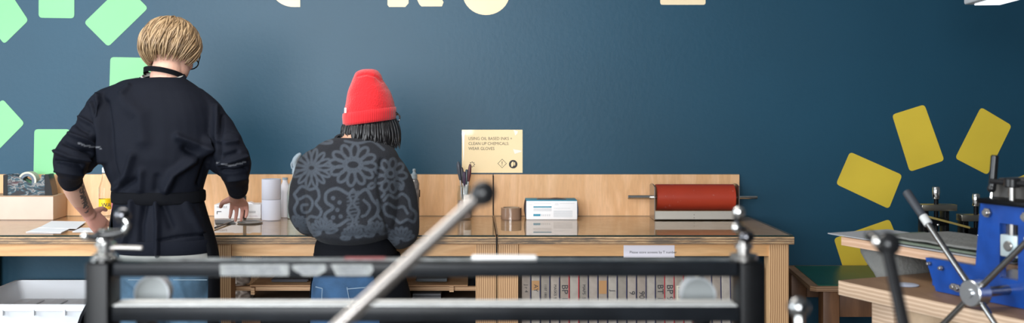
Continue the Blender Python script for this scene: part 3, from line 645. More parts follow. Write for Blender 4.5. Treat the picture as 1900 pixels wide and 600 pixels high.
# cable hanging over the bench joint
b = B(); tube(b, [V((.091, 5.372, 1.12)), V((.0912, 5.372, ZB+.01)), V((.0922, 5.3, ZB+.004)), V((.094, 4.9, ZB+.004)), V((.0935, 4.62, ZB+.004)), V((.0925, 4.604, ZB-.01)), V((.0922, 4.603, ZB-.1))], .003, n=8); tag(obj('black_cable', b, BLACKP), 'thin black cable running down the joint between the benches', 'cable')

# ------------------------------------------------------------------ people
SKIN = attrmat('skin', .5, sss=.15, spec=.4)
def ringP(cx0, cx1, py, d, hd, n=32, sq=2.4):
    """torso ring given silhouette pixels; superellipse"""
    c = (cx0+cx1)/2; a = (cx1-cx0)/2/F*d; C0 = at(c, py, d); r = []
    for k in range(n):
        t = 2*PI*k/n; cs, sn = math.cos(t), math.sin(t)
        r.append(C0+V((a*math.copysign(abs(cs)**(2/sq), cs), hd*math.copysign(abs(sn)**(2/sq), sn), 0)))
    return r
def rings_cat(rows, k=4): return cat(rows, k)
def torso(bm, rows, s=1.0, sd=1.0, k=4):
    q = cat(rows, k); R = []
    for (py, x0, x1, d, hd) in q:
        c = (x0+x1)/2; w_ = (x1-x0)/2*s; R.append(ringP(c-w_, c+w_, py, d, hd*sd))
    loft(bm, R)
def hand(bm, wrist, dr, back, thumb, curl=(.5, .6, .5), sc=1.0, spread=.12, wr=.027):
    """dr: wrist->knuckles, back: out of the back of the hand, thumb: towards the thumb side"""
    dr = dr.normalized(); back = (back-dr*back.dot(dr)).normalized(); th = (thumb-dr*thumb.dot(dr)); th = (th-back*th.dot(back)).normalized()
    L = .092*sc
    # palm: flattened loft
    R = []
    for t, w_, h in ((-.1, .026, .021), (.15, .030, .019), (.45, .038, .017), (.8, .041, .015), (1.0, .040, .012), (1.06, .034, .008)):
        c = wrist+dr*(t*L); R.append([c+th*(math.cos(a)*w_*sc)+back*(math.sin(a)*h*sc) for a in [2*PI*k/16 for k in range(16)]])
    loft(bm, R)
    for i, (o, ln) in enumerate(((.030, .072), (.0105, .080), (-.0105, .074), (-.030, .058))):
        p = wrist+dr*(L*(.93 if i in (1, 2) else .88))+th*o*sc; d = (dr+th*(o*spread/.03)).normalized(); pts = [p-d*.01*sc, p]; a = 0
        for j, f in enumerate((.45, .32, .23)):
            a += curl[j]*(1+.12*i); dd = (d*math.cos(a)-back*math.sin(a)); p = p+dd*ln*f*sc*1.1; pts.append(p)
        tube(bm, pts, [.0095*sc, .0095*sc, .0088*sc, .008*sc, .0068*sc], n=10, k=3)
    p = wrist+dr*L*.22+th*.024*sc; d = (dr*.62+th*.75-back*.25).normalized(); d2 = (dr*.85+th*.35-back*.35).normalized()
    tube(bm, [p-d*.012*sc, p+d*.03*sc, p+d*.052*sc, p+d*.052*sc+d2*.032*sc], [.015*sc, .0125*sc, .0105*sc, .0085*sc], n=10, k=3)
def head(bm, c, f, u, s=1.0):
    f = f.normalized(); u = (u-f*u.dot(f)).normalized(); r = f.cross(u).normalized()
    ellip(bm, c+u*.02*s-f*.008*s, r*.076*s, f*.096*s, u*.092*s)
    ellip(bm, c-u*.045*s+f*.03*s, r*.058*s, f*.062*s, u*.072*s)
    ellip(bm, c-u*.100*s+f*.070*s, r*.022*s, f*.02*s, u*.018*s)
    tube(bm, [c+u*.012*s+f*.088*s, c-u*.012*s+f*.103*s, c-u*.026*s+f*.112*s], [.008*s, .011*s, .013*s], n=10)
    for q in (-1, 1):
        ellip(bm, c-u*.03*s+f*.098*s+r*q*.011*s, r*.009*s, f*.009*s, u*.008*s)
        ellip(bm, c-u*.012*s-f*.008*s+r*q*.078*s, r*.008*s, f*.019*s, u*.031*s)
        ellip(bm, c+u*.012*s+f*.066*s+r*q*.033*s, r*.024*s, f*.018*s, u*.014*s)
        ellip(bm, c+u*.030*s+f*.083*s+r*q*.033*s, r*.026*s, f*.009*s, u*.007*s)
        ellip(bm, c-u*.03*s+f*.055*s+r*q*.04*s, r*.02*s, f*.025*s, u*.02*s)
    for dz, k in ((-.058, 1), (-.069, 1.1)): ellip(bm, c+u*dz*s+f*.088*s, r*.024*s, f*.011*s, u*.006*s*k)
    return f, u, r
def eyes(root, c, f, u, r, s=1.0):
    for q in (-1, 1):
        e = c+u*.006*s+f*.080*s+r*q*.032*s; b = B(); ball(b, e, .0115*s, 16, 10); o = obj('eye', b, mat('eye_white', (.8, .78, .75), .2), root)
        b = B(); ball(b, e+f*.0075*s, .0055*s, 12, 8); obj('iris', b, mat('iris', (.06, .04, .02), .2), o)
def glasses(root, c, f, u, r, s=1.0, m=None):
    b = B(); m = m or BLACKP
    for q in (-1, 1):
        e = c+u*.004*s+f*.106*s+r*q*.031*s; n = 24
        for k in range(n):
            a0, a1 = 2*PI*k/n, 2*PI*(k+1)/n
            cyl(b, e+r*math.cos(a0)*.024*s+u*math.sin(a0)*.020*s, e+r*math.cos(a1)*.024*s+u*math.sin(a1)*.020*s, .0026*s, n=6)
        tube(b, [e+r*q*.024*s+u*.008*s, c+u*.010*s+f*.06*s+r*q*.082*s, c+u*.006*s-f*.012*s+r*q*.083*s, c-u*.014*s-f*.03*s+r*q*.080*s], [.0025*s]*4, n=6)
    cyl(b, c+u*.008*s+f*.113*s-r*.008*s, c+u*.008*s+f*.113*s+r*.008*s, .002*s, n=6)
    return obj('glasses', b, m, root)
def locks(bm, c, f, u, r, R, n, end, rad=.006, wav=.008, crown=None, seed=1, start=(0.1, .9), swirl=.6, keep=None, drop=0.0, layer=.008):
    """hair locks over an ellipsoid; R=(side, front, up) radii; end(az)->polar angle of the tips"""
    rg = random.Random(seed)
    for i in range(n):
        az = 2*PI*rg.random(); e = end(az)*(1-.28*rg.random()**2)
        s0 = rg.uniform(*start)*e; ph = rg.random()*6; lift = rg.random()*layer; pts = []; rs = []
        L = 7; span = min(e-s0, .9+.5*rg.random()); s1 = min(s0+max(span, .35), e)
        for k in range(L):
            t = k/(L-1); th = s0+(s1-s0)*t; a = az+swirl*(t-.5)*.5+wav*18*math.sin(ph+t*3.5)*.3/max(math.sin(th), .35)
            d = r*(math.sin(th)*math.sin(a)*R[0])+f*(math.sin(th)*math.cos(a)*R[1])+u*(math.cos(th)*R[2])
            p = c+d*(1+(.02+lift/.1*(.4+.6*math.sin(PI*min(t*1.1, 1))))*1.0)-V((0, 0, drop*t*t))
            pts.append(p); rs.append(rad*(.5+.5*math.sin(PI*min(.2+t*.75, 1)))*(1-.75*t**3))
        if keep and not keep(pts): continue
        tube(bm, pts, rs, n=6, k=2, flat=.55)
def hairmat(name, c0, c1, c2, rough=.45):
    m = bpy.data.materials.new(name); m.use_nodes = True; nt = m.node_tree; b = nt.nodes['Principled BSDF']
    g = nt.nodes.new('ShaderNodeNewGeometry'); n = nt.nodes.new('ShaderNodeTexNoise'); n.inputs['Scale'].default_value = 60; n.inputs['Detail'].default_value = 3
    nt.links.new(g.outputs['Position'], n.inputs['Vector']); ad = nt.nodes.new('ShaderNodeMath'); ad.operation = 'MULTIPLY_ADD'; ad.inputs[1].default_value = .6
    nt.links.new(g.outputs['Random Per Island'], ad.inputs[0]); ml = nt.nodes.new('ShaderNodeMath'); ml.operation = 'MULTIPLY'; ml.inputs[1].default_value = .5
    nt.links.new(n.outputs['Fac'], ml.inputs[0]); nt.links.new(ml.outputs[0], ad.inputs[2])
    r = ramp(nt, ad.outputs[0], [(.1, c0), (.5, c1), (.9, c2)]); nt.links.new(r.outputs[0], b.inputs['Base Color'])
    b.inputs['Roughness'].default_value = rough; b.inputs['Specular IOR Level'].default_value = .5
    return m
def legs(bm, hip, feet, r=(.095, .085, .062, .058, .05)):
    for h, ft in zip(hip, feet):
        h, ft = V(h), V(ft); k = h.lerp(ft, .48)+V((0, .012, 0))
        tube(bm, [h, h.lerp(k, .5), k, k.lerp(ft, .45), ft], r, n=20)
def shoe(root, c, yaw, m, lb=None):
    b = B(); M = Matrix.Translation(c) @ Matrix.Rotation(yaw, 4, 'Z'); R = []
    for y, w_, h in ((-.085, .018, .03), (-.075, .032, .06), (-.03, .038, .085), (.03, .041, .075), (.09, .047, .055), (.15, .044, .042), (.185, .03, .03), (.197, .012, .018)):
        R.append([M @ V((w_*math.cos(a), y, max(h/2+h/2*math.sin(a)*1.05, 0))) for a in [2*PI*k/18 for k in range(18)]])
    loft(b, R); o = obj('shoe', b, m, root)
    b = B(); pts = rounded([(-.044, -.09), (.044, -.09), (.05, .12), (.03, .2), (-.03, .2), (-.05, .12)], .025, 4)
    vs = [[M @ V((p[0], p[1], z)) for p in pts] for z in (0, .02)]; loft(b, vs); obj('sole', b, mat('sole_rubber', (.6, .6, .58), .6), o)
def foldfn(ridges, noise_amp=.0, nscale=14, mask=None):
    def fn(co, no):
        px, py = project(co); d = np.zeros(len(co)); back = np.clip(.35-no[:, 1], 0, 1)
        for pts, w_, a in ridges: d += a*np.exp(-(segdist(px, py, pts)/w_)**2)*np.minimum(back*1.5, 1)
        if noise_amp:
            nz = np.array([noise.noise(V((c[0]*nscale, c[1]*nscale*.7, c[2]*nscale*1.4))) for c in co]); d += noise_amp*nz*(mask(px, py) if mask else 1)
        return d
    return fn

# ---------- blond person in black sweatshirt
M_ = thing('person', 'blond person in black sweatshirt and apron, leaning on the bench with both hands', 'person', (-1.17, 4.25, 0))
rows = [(144, 256, 342, 4.30, .06), (151, 228, 352, 4.30, .085), (161, 208, 366, 4.30, .105), (174, 196, 382, 4.295, .12), (200, 190, 398, 4.285, .14), (240, 189, 405, 4.28, .15), (280, 192, 400, 4.27, .15), (315, 197, 386, 4.265, .142), (345, 211, 377, 4.26, .13), (364, 214, 375, 4.26, .124),
        (382, 213, 378, 4.26, .13), (410, 213, 386, 4.258, .138), (440, 214, 393, 4.256, .142), (463, 217, 396, 4.255, .142)]
b = B(); torso(b, rows)
tube(b, [at(222, 188, 4.29), at(195, 203, 4.28), at(170, 238, 4.25), at(145, 276, 4.20)], [.070, .072, .062, .064], n=20)
tube(b, [at(146, 268, 4.2), at(133, 293, 4.19), at(132, 316, 4.25), at(130, 331, 4.29)], [.060, .070, .056, .045], n=20)
tube(b, [at(172, 255, 4.26), at(166, 290, 4.25), at(162, 310, 4.27)], [.055, .048, .028], n=16)
tube(b, [at(358, 195, 4.29), at(386, 212, 4.28), at(410, 247, 4.25), at(426, 282, 4.2)], [.072, .060, .058, .064], n=20)
tube(b, [at(423, 270, 4.2), at(433, 303, 4.2), at(438, 326, 4.28), at(440, 346, 4.34)], [.056, .065, .053, .042], n=20)
tube(b, [at(405, 275, 4.25), at(405, 300, 4.27), at(417, 316, 4.28)], [.052, .044, .03], n=16)
rid = [([(183, 180), (190, 240), (193, 300)], 5, .012), ([(196, 190), (203, 250), (207, 300), (218, 340)], 7, -.008), ([(170, 195), (178, 225), (180, 250)], 5, .007),
       ([(385, 262), (372, 285), (345, 305), (320, 325), (308, 352)], 8, .015), ([(330, 255), (362, 268), (384, 280)], 7, .012), ([(345, 275), (365, 290)], 8, -.010), ([(392, 260), (385, 300), (370, 340)], 6, -.008),
       ([(215, 350), (235, 325), (245, 290)], 7, .009), ([(226, 350), (250, 335)], 6, -.006), ([(260, 352), (262, 320)], 7, .006), ([(290, 352), (292, 330)], 7, -.005),
       ([(245, 375), (243, 410), (232, 450)], 6, .010), ([(270, 375), (262, 420), (262, 465)], 6, -.009), ([(290, 378), (293, 420), (292, 470)], 5, .011), ([(300, 376), (318, 420)], 8, -.007), ([(345, 378), (372, 430)], 8, .005),
       ([(225, 185), (260, 215), (265, 260)], 14, .006), ([(400, 200), (405, 260)], 5, .008), ([(415, 215), (408, 250), (404, 300)], 4, -.008), ([(238, 160), (228, 175)], 5, .006),
       ([(130, 250), (160, 262), (175, 270)], 4, .009), ([(118, 265), (150, 278), (168, 285)], 4, -.009), ([(106, 282), (130, 292), (160, 297)], 4, .010), ([(104, 300), (130, 305), (150, 308)], 3.5, -.008), ([(106, 315), (130, 318), (150, 320)], 3.5, .008), ([(150, 220), (170, 232), (182, 250)], 4, .008), ([(142, 232), (165, 247)], 4, -.006),
       ([(408, 305), (430, 300), (455, 292)], 3.5, .008), ([(415, 290), (440, 282)], 4, -.007), ([(412, 318), (435, 318), (458, 312)], 3.5, -.008), ([(425, 332), (455, 328)], 3.5, .007), ([(420, 265), (440, 262)], 4, .006),
       ([(296, 447), (330, 440), (365, 436), (393, 436)], 2.2, -.006)]
BK = mat('black_fleece', (.0065, .008, .0135), .85, spec=.12, bump=.12, bscale=120)
sl = lambda px, py: ((px < 190) | (px > 405)) & (py > 190) & (py < 335)
me = remeshed(b, .005, 6, foldfn([(p, w_*.95, a*2.3) for p, w_, a in rid], .008, 16, lambda px, py: np.where(sl(px, py), 1.0, .3)))
def shirtcol(co):
    px, py = project(co); c = np.tile(np.array([.0048, .0062, .0115]), (len(co), 1)); d = np.minimum(segdist(px, py, [(146, 266), (160, 271), (188, 275)]), segdist(px, py, [(402, 303), (428, 308), (455, 301)]))
    c[(d < 1.4) & (co[:, 1] < 4.27)] = (.11, .115, .13); return c
colour(me, shirtcol); link('sweatshirt', me, attrmat('sweatshirt_fleece', .75, bump=.12, bscale=120, spec=.12), M_, smooth=180)
# seam lines on the sleeves
b = B()
for c0, d_, r_ in ((at(131, 333, 4.30), (at(136, 345, 4.33)-at(130, 331, 4.29)), .045), (at(441, 349, 4.355), at(441, 358, 4.39)-at(441, 345, 4.34), .041)):
    d_ = d_.normalized(); lathe(b, c0-d_*.02, d_, [(0, r_*.8), (.002, r_), (.022, r_*1.0), (.042, r_*.93), (.045, r_*.8)], 28)
obj('cuff', b, BK, M_)
b = B(); R = []
for t_, (py, s_) in enumerate(((441, 1.012), (443, 1.022), (464, 1.018), (466, 1.0))):
    a_ = 214+(py-440)*.1; b_ = 393+(py-440)*.1; cc = (a_+b_)/2; R.append(ringP(cc-(b_-a_)/2*s_, cc+(b_-a_)/2*s_, py, 4.255, .143*s_))
loft(b, R); obj('hem_band', b, BK, M_)
# collar
b = B(); n = 32; R = []
for r0, dz in ((.092, -.008), (.098, .004), (.09, .014), (.082, .012), (.08, -.004)):
    R.append([at(300, 149, 4.30)+V((r0*.97*math.cos(2*PI*k/n), r0*.78*math.sin(2*PI*k/n), dz+.018*math.sin(2*PI*k/n)+.004*math.cos(2*PI*k/n))) for k in range(n)])
loft(b, R, cap=False); obj('collar', b, BK, M_)
b = B(); R = []
for r0, dz in ((.079, .006), (.084, .016), (.078, .02)):
    R.append([at(301, 149, 4.30)+V((r0*.97*math.cos(2*PI*k/n), r0*.78*math.sin(2*PI*k/n), dz+.018*math.sin(2*PI*k/n))) for k in range(n)])
loft(b, R, cap=False); obj('undershirt_collar', b, mat('grey_tshirt', (.38, .38, .36), .9), M_)
# undershirt peeking under hem
b = B(); loft(b, [ringP(225, 394, 462, 4.255, .138), ringP(226, 398, 482, 4.255, .140)]); obj('undershirt_hem', b, mat('grey_tshirt', (0, 0, 0)), M_)
# body
hc = at(318, 96, 4.36); hf = V((.25, .80, -.50)); hu = V((-.03, .5, .8))
b = B(); torso(b, [(r[0]+6 if i < 3 else r[0], *r[1:]) for i, r in enumerate(rows)], .82, .8); f_, u_, r_ = head(b, hc, hf, hu, 1.06)
tube(b, [at(306, 165, 4.30), at(308, 140, 4.31), at(314, 112, 4.34)], [.062, .059, .056], n=20)
tube(b, [at(215, 205, 4.28), at(168, 245, 4.25), at(134, 300, 4.2), at(130, 322, 4.27), at(140, 356, 4.40), at(160, 390, 4.55), at(166, 398, 4.575)], [.04, .038, .036, .040, .040, .028, .026], n=18)
tube(b, [at(375, 205, 4.28), at(411, 250, 4.25), at(433, 302, 4.2), at(440, 330, 4.30), at(440, 350, 4.40), at(438, 362, 4.52), at(438, 367, 4.57)], [.04, .038, .036, .040, .038, .029, .026], n=18)
wl = at(164, 397, 4.575); hand(b, wl, V((.03, .055, -.055)), V((-.15, -.65, .55)), V((1, .1, 0)), curl=(.25, .55, .5), sc=1.02)
wr_ = at(438, 368, 4.575); hand(b, wr_, V((-.004, .09, -.034)), V((.1, -.35, .9)), V((-1, .05, 0)), curl=(.45, .55, .3), sc=.98, spread=.15)
hipL, hipR = at(268, 490, 4.27), at(357, 490, 4.27)
ftL, ftR = V((-1.33, 4.20, .09)), V((-1.03, 4.23, .09))
legs(b, [hipL, hipR], [ftL, ftR], (.08, .07, .052, .05, .042))
me = remeshed(b, .0042, 3)
def skincol(co):
    px, py = project(co); c = np.tile(np.array([.62, .36, .27]), (len(co), 1))
    hnd = ((px < 215) & (py > 385) & (py < 445)) | ((px > 405) & (px < 470) & (py > 365) & (py < 415)); c[hnd] = (.56, .28, .22)
    d = segdist(px, py, [(152, 345), (153, 360), (157, 375), (161, 392)]); nz = np.array([noise.noise(V((a*90, b_*90, q*90))) if dd < 9 else -1 for a, b_, q, dd in zip(co[:, 0], co[:, 1], co[:, 2], d)])
    c[(d < 5.5) & (nz > -.12)] = (.09, .075, .085); return c
colour(me, skincol); link('body', me, SKIN, M_, smooth=180)
eyes(M_, hc, f_, u_, r_, 1.06); glasses(M_, hc, f_, u_, r_, 1.06)
# hair
HB = hairmat('blond_hair', (.05, .028, .013), (.22, .135, .065), (.46, .32, .18), .42)
hF = V((.38, .88, -.28)).normalized(); hU = V((-.03, .3, .95)); hU = (hU-hF*hU.dot(hF)).normalized(); hR = hF.cross(hU).normalized(); hcc = hc+V((-.006, .004, .022))
endb = lambda az: 2.42 if abs(((az+PI) % (2*PI))-PI) > 1.1 else 1.45+1.1*(abs(((az+PI) % (2*PI))-PI)/1.1)**2
b = B(); ellip(b, hcc+hU*.006-hF*.006, hR*.094, hF*.104, hU*.096)
for v in list(b.verts):
    d = (v.co-hcc); az = math.atan2(d.dot(hR), d.dot(hF)); th = math.acos(max(-1, min(1, d.dot(hU)/d.length)))
    e = endb(az)
    if th > e: v.co = hcc+(v.co-hcc)*.70
hr = obj('hair', b, HB, M_, smooth=180)
b = B(); locks(b, hcc, hF, hU, hR, (.100, .110, .102), 2000, endb, rad=.0042, wav=.015, seed=3, start=(0.0, .6), swirl=.8, layer=.016, drop=.006); obj('hair_locks', b, HB, hr, smooth=180)
# apron: neck strap, waist tie, skirt
AP = mat('black_apron_cotton', (.004, .0045, .0065), .85, spec=.12, bump=.1, bscale=80)
b = B(); R = []
for k in range(33):
    a = 2*PI*k/32; c = at(305, 139, 4.32)+V((.074*math.cos(a), .074*math.sin(a), -.020*math.sin(a)-.011*math.cos(a))); o_ = V((math.cos(a), math.sin(a), 0))
    R.append([c+V((0, 0, .010)), c+o_*.004+V((0, 0, .010)), c+o_*.005-V((0, 0, .010)), c-V((0, 0, .010))])
loft(b, R, cap=False); obj('apron_strap', b, AP, M_)
b = B(); R = []
for py, s_ in ((353, 1.0), (355, 1.045), (364, 1.055), (373, 1.045), (376, 1.0)): cc = 294.5; R.append(ringP(cc-81*s_, cc+81*s_, py+0, 4.26, .127*s_))
loft(b, R, cap=False); obj('apron_tie', b, AP, M_)
b = B(); rowsA = [(375, 212, 378, .134), (410, 206, 388, .15), (440, 203, 398, .158), (480, 196, 406, .165), (540, 175, 407, .17), (600, 146, 408, .175), (700, 135, 412, .18)]; R = []
for py, x0, x1, hd in cat(rowsA, 4):
    c = at((x0+x1)/2, py, 4.26); a = (x1-x0)/2/F*4.26; R.append([c+V((a*math.cos(t), hd*math.sin(t)*1.0, 0)) for t in [(-.45+(PI+.9)*k/28) for k in range(29)]])
loft(b, R, cap=False, closed=False); o = obj('apron_skirt', b, AP, M_, smooth=180); o.modifiers.new('s', 'SOLIDIFY').thickness = .003
# jeans
def denim(name, c):
    return mat(name, c, .85, var=.45, vscale=9, bump=.15, bscale=200)
DN = denim('washed_blue_denim', (.045, .095, .15))
b = B(); torso(b, [(478, 228, 400, 4.265, .125), (510, 224, 402, 4.27, .135), (545, 224, 402, 4.27, .125), (570, 232, 395, 4.27, .1)]); legs(b, [at(270, 520, 4.27), at(357, 520, 4.27)], [ftL, ftR], (.1, .098, .078, .07, .066))
fj = foldfn([([(235, 520), (260, 540), (300, 535)], 5, .006), ([(330, 520), (345, 560), (350, 600)], 5, .006), ([(313, 480), (313, 560)], 3, -.006)], .006, 12)
link('jeans', remeshed(b, .007, 4, fj), DN, M_, smooth=180)
b = B()
for x0, x1 in ((238, 296), (322, 384)):
    for (p, q) in (((x0, 520), (x1, 520)),): tube(b, [at(p[0], p[1], 4.128), at(q[0], q[1], 4.128)], [.0016, .0016], n=6)
obj('pocket_stitching', b, mat('stitch_thread', (.16, .22, .27), .8), M_)
SH = mat('dark_shoe', (.03, .03, .03), .5)
for ft in (ftL, ftR): shoe(M_, V((ft.x, ft.y+.02, 0)), 0, SH)

# ---------- woman in red beanie
W_ = thing('person', 'person in red beanie and grey floral jumper standing at the bench', 'person', (-.47, 4.33, 0))
rw = [(256, 622, 690, 4.37, .05), (263, 600, 712, 4.37, .075), (275, 584, 730, 4.365, .10), (295, 572, 742, 4.36, .13), (330, 566, 748, 4.35, .15), (370, 565, 748, 4.34, .158), (410, 570, 742, 4.335, .16), (432, 580, 728, 4.335, .155), (445, 592, 716, 4.34, .135), (450, 604, 705, 4.34, .115)]
b = B(); torso(b, rw)
tube(b, [at(600, 292, 4.36), at(582, 312, 4.35), at(569, 350, 4.34), at(566, 390, 4.34), at(577, 412, 4.42), at(600, 424, 4.58)], [.05, .067, .064, .064, .058, .042], n=20)
tube(b, [at(703, 292, 4.36), at(721, 316, 4.35), at(738, 355, 4.34), at(745, 395, 4.33), at(746, 425, 4.32), at(738, 436, 4.40), at(715, 430, 4.58)], [.05, .066, .068, .07, .066, .056, .042], n=20)
rid = [([(708, 300), (703, 340), (712, 390), (722, 430)], 5, -.012), ([(598, 320), (590, 370)], 6, -.004), ([(590, 430), (650, 440), (715, 432)], 5, -.005), ([(735, 420), (765, 400)], 6, .006), ([(725, 440), (755, 445)], 4, -.006), ([(640, 425), (690, 415)], 8, .005)]
me = remeshed(b, .0032, 5, foldfn(rid, .004, 12))
# knitted pattern
H, Wd = 240, 260; gx, gy = np.meshgrid(np.arange(Wd)+530., np.arange(H)+245.); pat = np.zeros((H, Wd))
def stroke(pts, w_=2.6, v=1.0):
    global pat
    pat = np.maximum(pat, v*np.clip((w_+1-segdist(gx, gy, pts))/1.6, 0, 1))
def ell(cx, cy, a, b_, ang=0, w_=2.4):
    ca, sa = math.cos(ang), math.sin(ang); stroke([(cx+a*math.cos(t)*ca-b_*math.sin(t)*sa, cy+a*math.cos(t)*sa+b_*math.sin(t)*ca) for t in [2*PI*k/18 for k in range(19)]], w_)
def flower(cx, cy, r0, r1, n, a0=0, a1=2*PI, w_=2.4, sq=1.0):
    for k in range(n):
        a = a0+(a1-a0)*k/n; L = (r1-r0)/2; wd = max(3.2, PI*(r0+r1)/2/n*(a1-a0)/(2*PI)*.92*1.0)
        ell(cx+math.cos(a)*(r0+r1)/2, cy+math.sin(a)*(r0+r1)/2*sq, L, wd, math.atan2(math.sin(a)*sq, math.cos(a)), w_)
flower(578, 312, 7, 37, 14, 0, 2*PI, 2.0, .95); flower(655, 306, 17, 44, 12, .1, 2*PI+.1, 2.5, .85); ell(655, 306, 13, 9); ell(725, 322, 7, 7); flower(725, 326, 10, 30, 9, 0, 2*PI, 2.3, 1.1)
for p in ([(655, 352), (648, 362), (652, 376), (645, 392), (655, 408), (650, 424)], [(655, 352), (662, 364), (656, 378), (666, 392), (660, 410), (665, 424)]): stroke(cat(p, 4), 2.4)
for k in range(9): stroke([(645, 360+k*7), (665, 356+k*7)], 1.6, .8)
stroke(cat([(645, 360), (625, 350), (606, 358), (605, 375), (618, 386), (603, 398), (606, 414), (625, 420), (645, 408)], 4), 2.8); stroke(cat([(665, 360), (680, 352), (692, 372), (702, 384), (698, 400), (685, 412), (690, 424), (668, 420)], 4), 2.8)
for c in ((618, 368), (630, 376), (618, 404), (632, 402), (626, 390)): ell(c[0], c[1], 2.2, 2.2, 0, 1.6)
stroke(cat([(675, 372), (686, 384), (680, 398), (672, 402)], 4), 2.4)
stroke(cat([(548, 358), (560, 346), (574, 352), (588, 350), (592, 366), (586, 378), (596, 392), (590, 404), (576, 402), (566, 410), (552, 402), (546, 388), (552, 374), (546, 362), (548, 358)], 4), 2.5)
stroke(cat([(556, 370), (570, 364), (580, 376), (574, 392), (562, 394), (560, 382), (570, 380)], 4), 2.3)
flower(600, 432, 6, 26, 9, PI*.95, 2*PI*.98+.3, 2.2); flower(552, 425, 5, 24, 7, -PI*.6, .6, 2.2); flower(655, 442, 6, 22, 8, PI, 2*PI, 2.2); flower(700, 436, 6, 24, 8, PI, 2*PI, 2.2)
stroke(cat([(712, 372), (722, 362), (734, 368), (746, 360), (758, 370), (762, 386), (772, 396), (768, 412), (756, 408), (742, 414), (730, 404), (716, 398), (712, 384), (720, 378), (734, 386), (748, 384), (756, 396)], 4), 2.5)
stroke(cat([(705, 350), (714, 358), (708, 366)], 3), 2.3); stroke(cat([(700, 372), (706, 386), (700, 398), (708, 408)], 3), 2.3); ell(740, 346, 8, 4, .6)
flower(744, 448, 5, 26, 9, PI*.9, 2*PI, 2.2); ell(600, 262, 16, 4, .1); stroke(cat([(640, 262), (665, 266), (690, 262), (712, 278)], 4), 2.2); ell(690, 345, 7, 4, -.5)
def jump(co):
    px, py = project(co); xi = np.clip(px-530, 0, Wd-1.01); yi = np.clip(py-245, 0, H-1.01); i, j = xi.astype(int), yi.astype(int); fx, fy = xi-i, yi-j
    v = pat[j, i]*(1-fx)*(1-fy)+pat[j, i+1]*fx*(1-fy)+pat[j+1, i]*(1-fx)*fy+pat[j+1, i+1]*fx*fy
    nz = np.random.RandomState(1).rand(len(co))*.25+.87
    return (np.array([.011, .0125, .017])[None]*(1-v[:, None])+np.array([.048, .058, .074])[None]*v[:, None])*nz[:, None]
colour(me, jump); KN = attrmat('knitted_wool', .9, bump=.5, bscale=260, sheen=.03)
link('jumper', me, KN, W_, smooth=180)
b = B(); R = []
for r0, dz in ((.070, -.006), (.078, .004), (.072, .014), (.064, .01)):
    R.append([at(655, 261, 4.375)+V((r0*math.cos(2*PI*k/n), r0*.85*math.sin(2*PI*k/n), dz+.018*math.sin(2*PI*k/n))) for k in range(n)])
loft(b, R, cap=False); obj('jumper_collar', b, mat('dark_wool', (.018, .02, .026), .9, bump=.4, bscale=250), W_)
# body
wc = at(688, 212, 4.42); wf = V((.74, .60, -.30)); wu = V((.0, .28, .95))
b = B(); torso(b, rw, .8, .8); f_, u_, r_ = head(b, wc, wf, wu, .98)
tube(b, [at(655, 280, 4.37), at(660, 258, 4.38), at(675, 225, 4.4)], [.056, .052, .05], n=20)
tube(b, [at(590, 300, 4.35), at(569, 350, 4.34), at(566, 392, 4.34), at(585, 415, 4.46), at(612, 424, 4.65), at(618, 425, 4.7)], [.045, .04, .038, .034, .026, .024], n=16)
tube(b, [at(720, 305, 4.35), at(738, 355, 4.34), at(746, 420, 4.33), at(730, 432, 4.44), at(706, 426, 4.65), at(702, 425, 4.7)], [.045, .04, .038, .034, .026, .024], n=16)
hand(b, at(617, 424, 4.69), V((.25, 1, -.12)), V((0, .1, 1)), V((1, 0, 0)), curl=(.2, .25, .2), sc=.9); hand(b, at(703, 424, 4.69), V((-.25, 1, -.12)), V((0, .1, 1)), V((-1, 0, 0)), curl=(.2, .25, .2), sc=.9)
wL, wR = V((-.585, 4.33, .09)), V((-.375, 4.35, .09))
torso(b, [(455, 600, 716, 4.35, .09), (500, 592, 722, 4.34, .115), (550, 592, 722, 4.34, .11)]); legs(b, [at(622, 520, 4.34), at(688, 520, 4.34)], [wL, wR], (.075, .07, .05, .046, .038))
me = remeshed(b, .0042, 3); colour(me, lambda co: np.tile(np.array([.48, .27, .18]), (len(co), 1))); link('body', me, SKIN, W_, smooth=180)
eyes(W_, wc, f_, u_, r_, .98); glasses(W_, wc, f_, u_, r_, .98, mat('tortoise_frame', (.02, .012, .01), .2))
# bob of black hair
HK = hairmat('black_hair', (.004, .004, .005), (.008, .007, .008), (.018, .016, .017), .38)
b = B(); rg = random.Random(5)
def hp(px, py, d): return at(px, py, d)
bc = wc-u_*.0
for i in range(1100):
    a = rg.uniform(-2.55, 2.55)+PI  # around the head, open at the face
    lay = rg.random(); d = r_*math.sin(a)*.078+f_*math.cos(a)*.088
    top = V((wc.x, wc.y, pz(216, 4.42)))+V((d.x, d.y, 0))*(.75+.27*lay); top.z += (top.x-wc.x)*.13
    lx = (top.x-wc.x)/.09; zb = pz(262+9*lx+rg.uniform(-9, 7), 4.4)
    o_ = V((d.x, d.y, 0)).normalized(); e = V((top.x, top.y, zb))+o_*(.004+.026*lay); m1 = top.lerp(e, .35)+o_*.012; m2 = top.lerp(e, .75)+o_*.010
    tube(b, [top, m1, m2, e+V((rg.uniform(-.01, .01), rg.uniform(-.006, .006), 0))], [.0045, .0055, .005, .0012], n=6, k=3, flat=.6)
for i in range(170):   # flick towards the cheek
    st = at(rg.uniform(690, 712), rg.uniform(222, 232), 4.36+.03*rg.random()); e = at(rg.uniform(706, 733), rg.uniform(262, 279), 4.37+.04*rg.random()); m1 = st.lerp(e, .5)+V((-.006, 0, -.008))
    tube(b, [st, m1, e], [.0045, .005, .0012], n=6, k=4, flat=.6)
obj('hair', b, HK, W_, smooth=180)
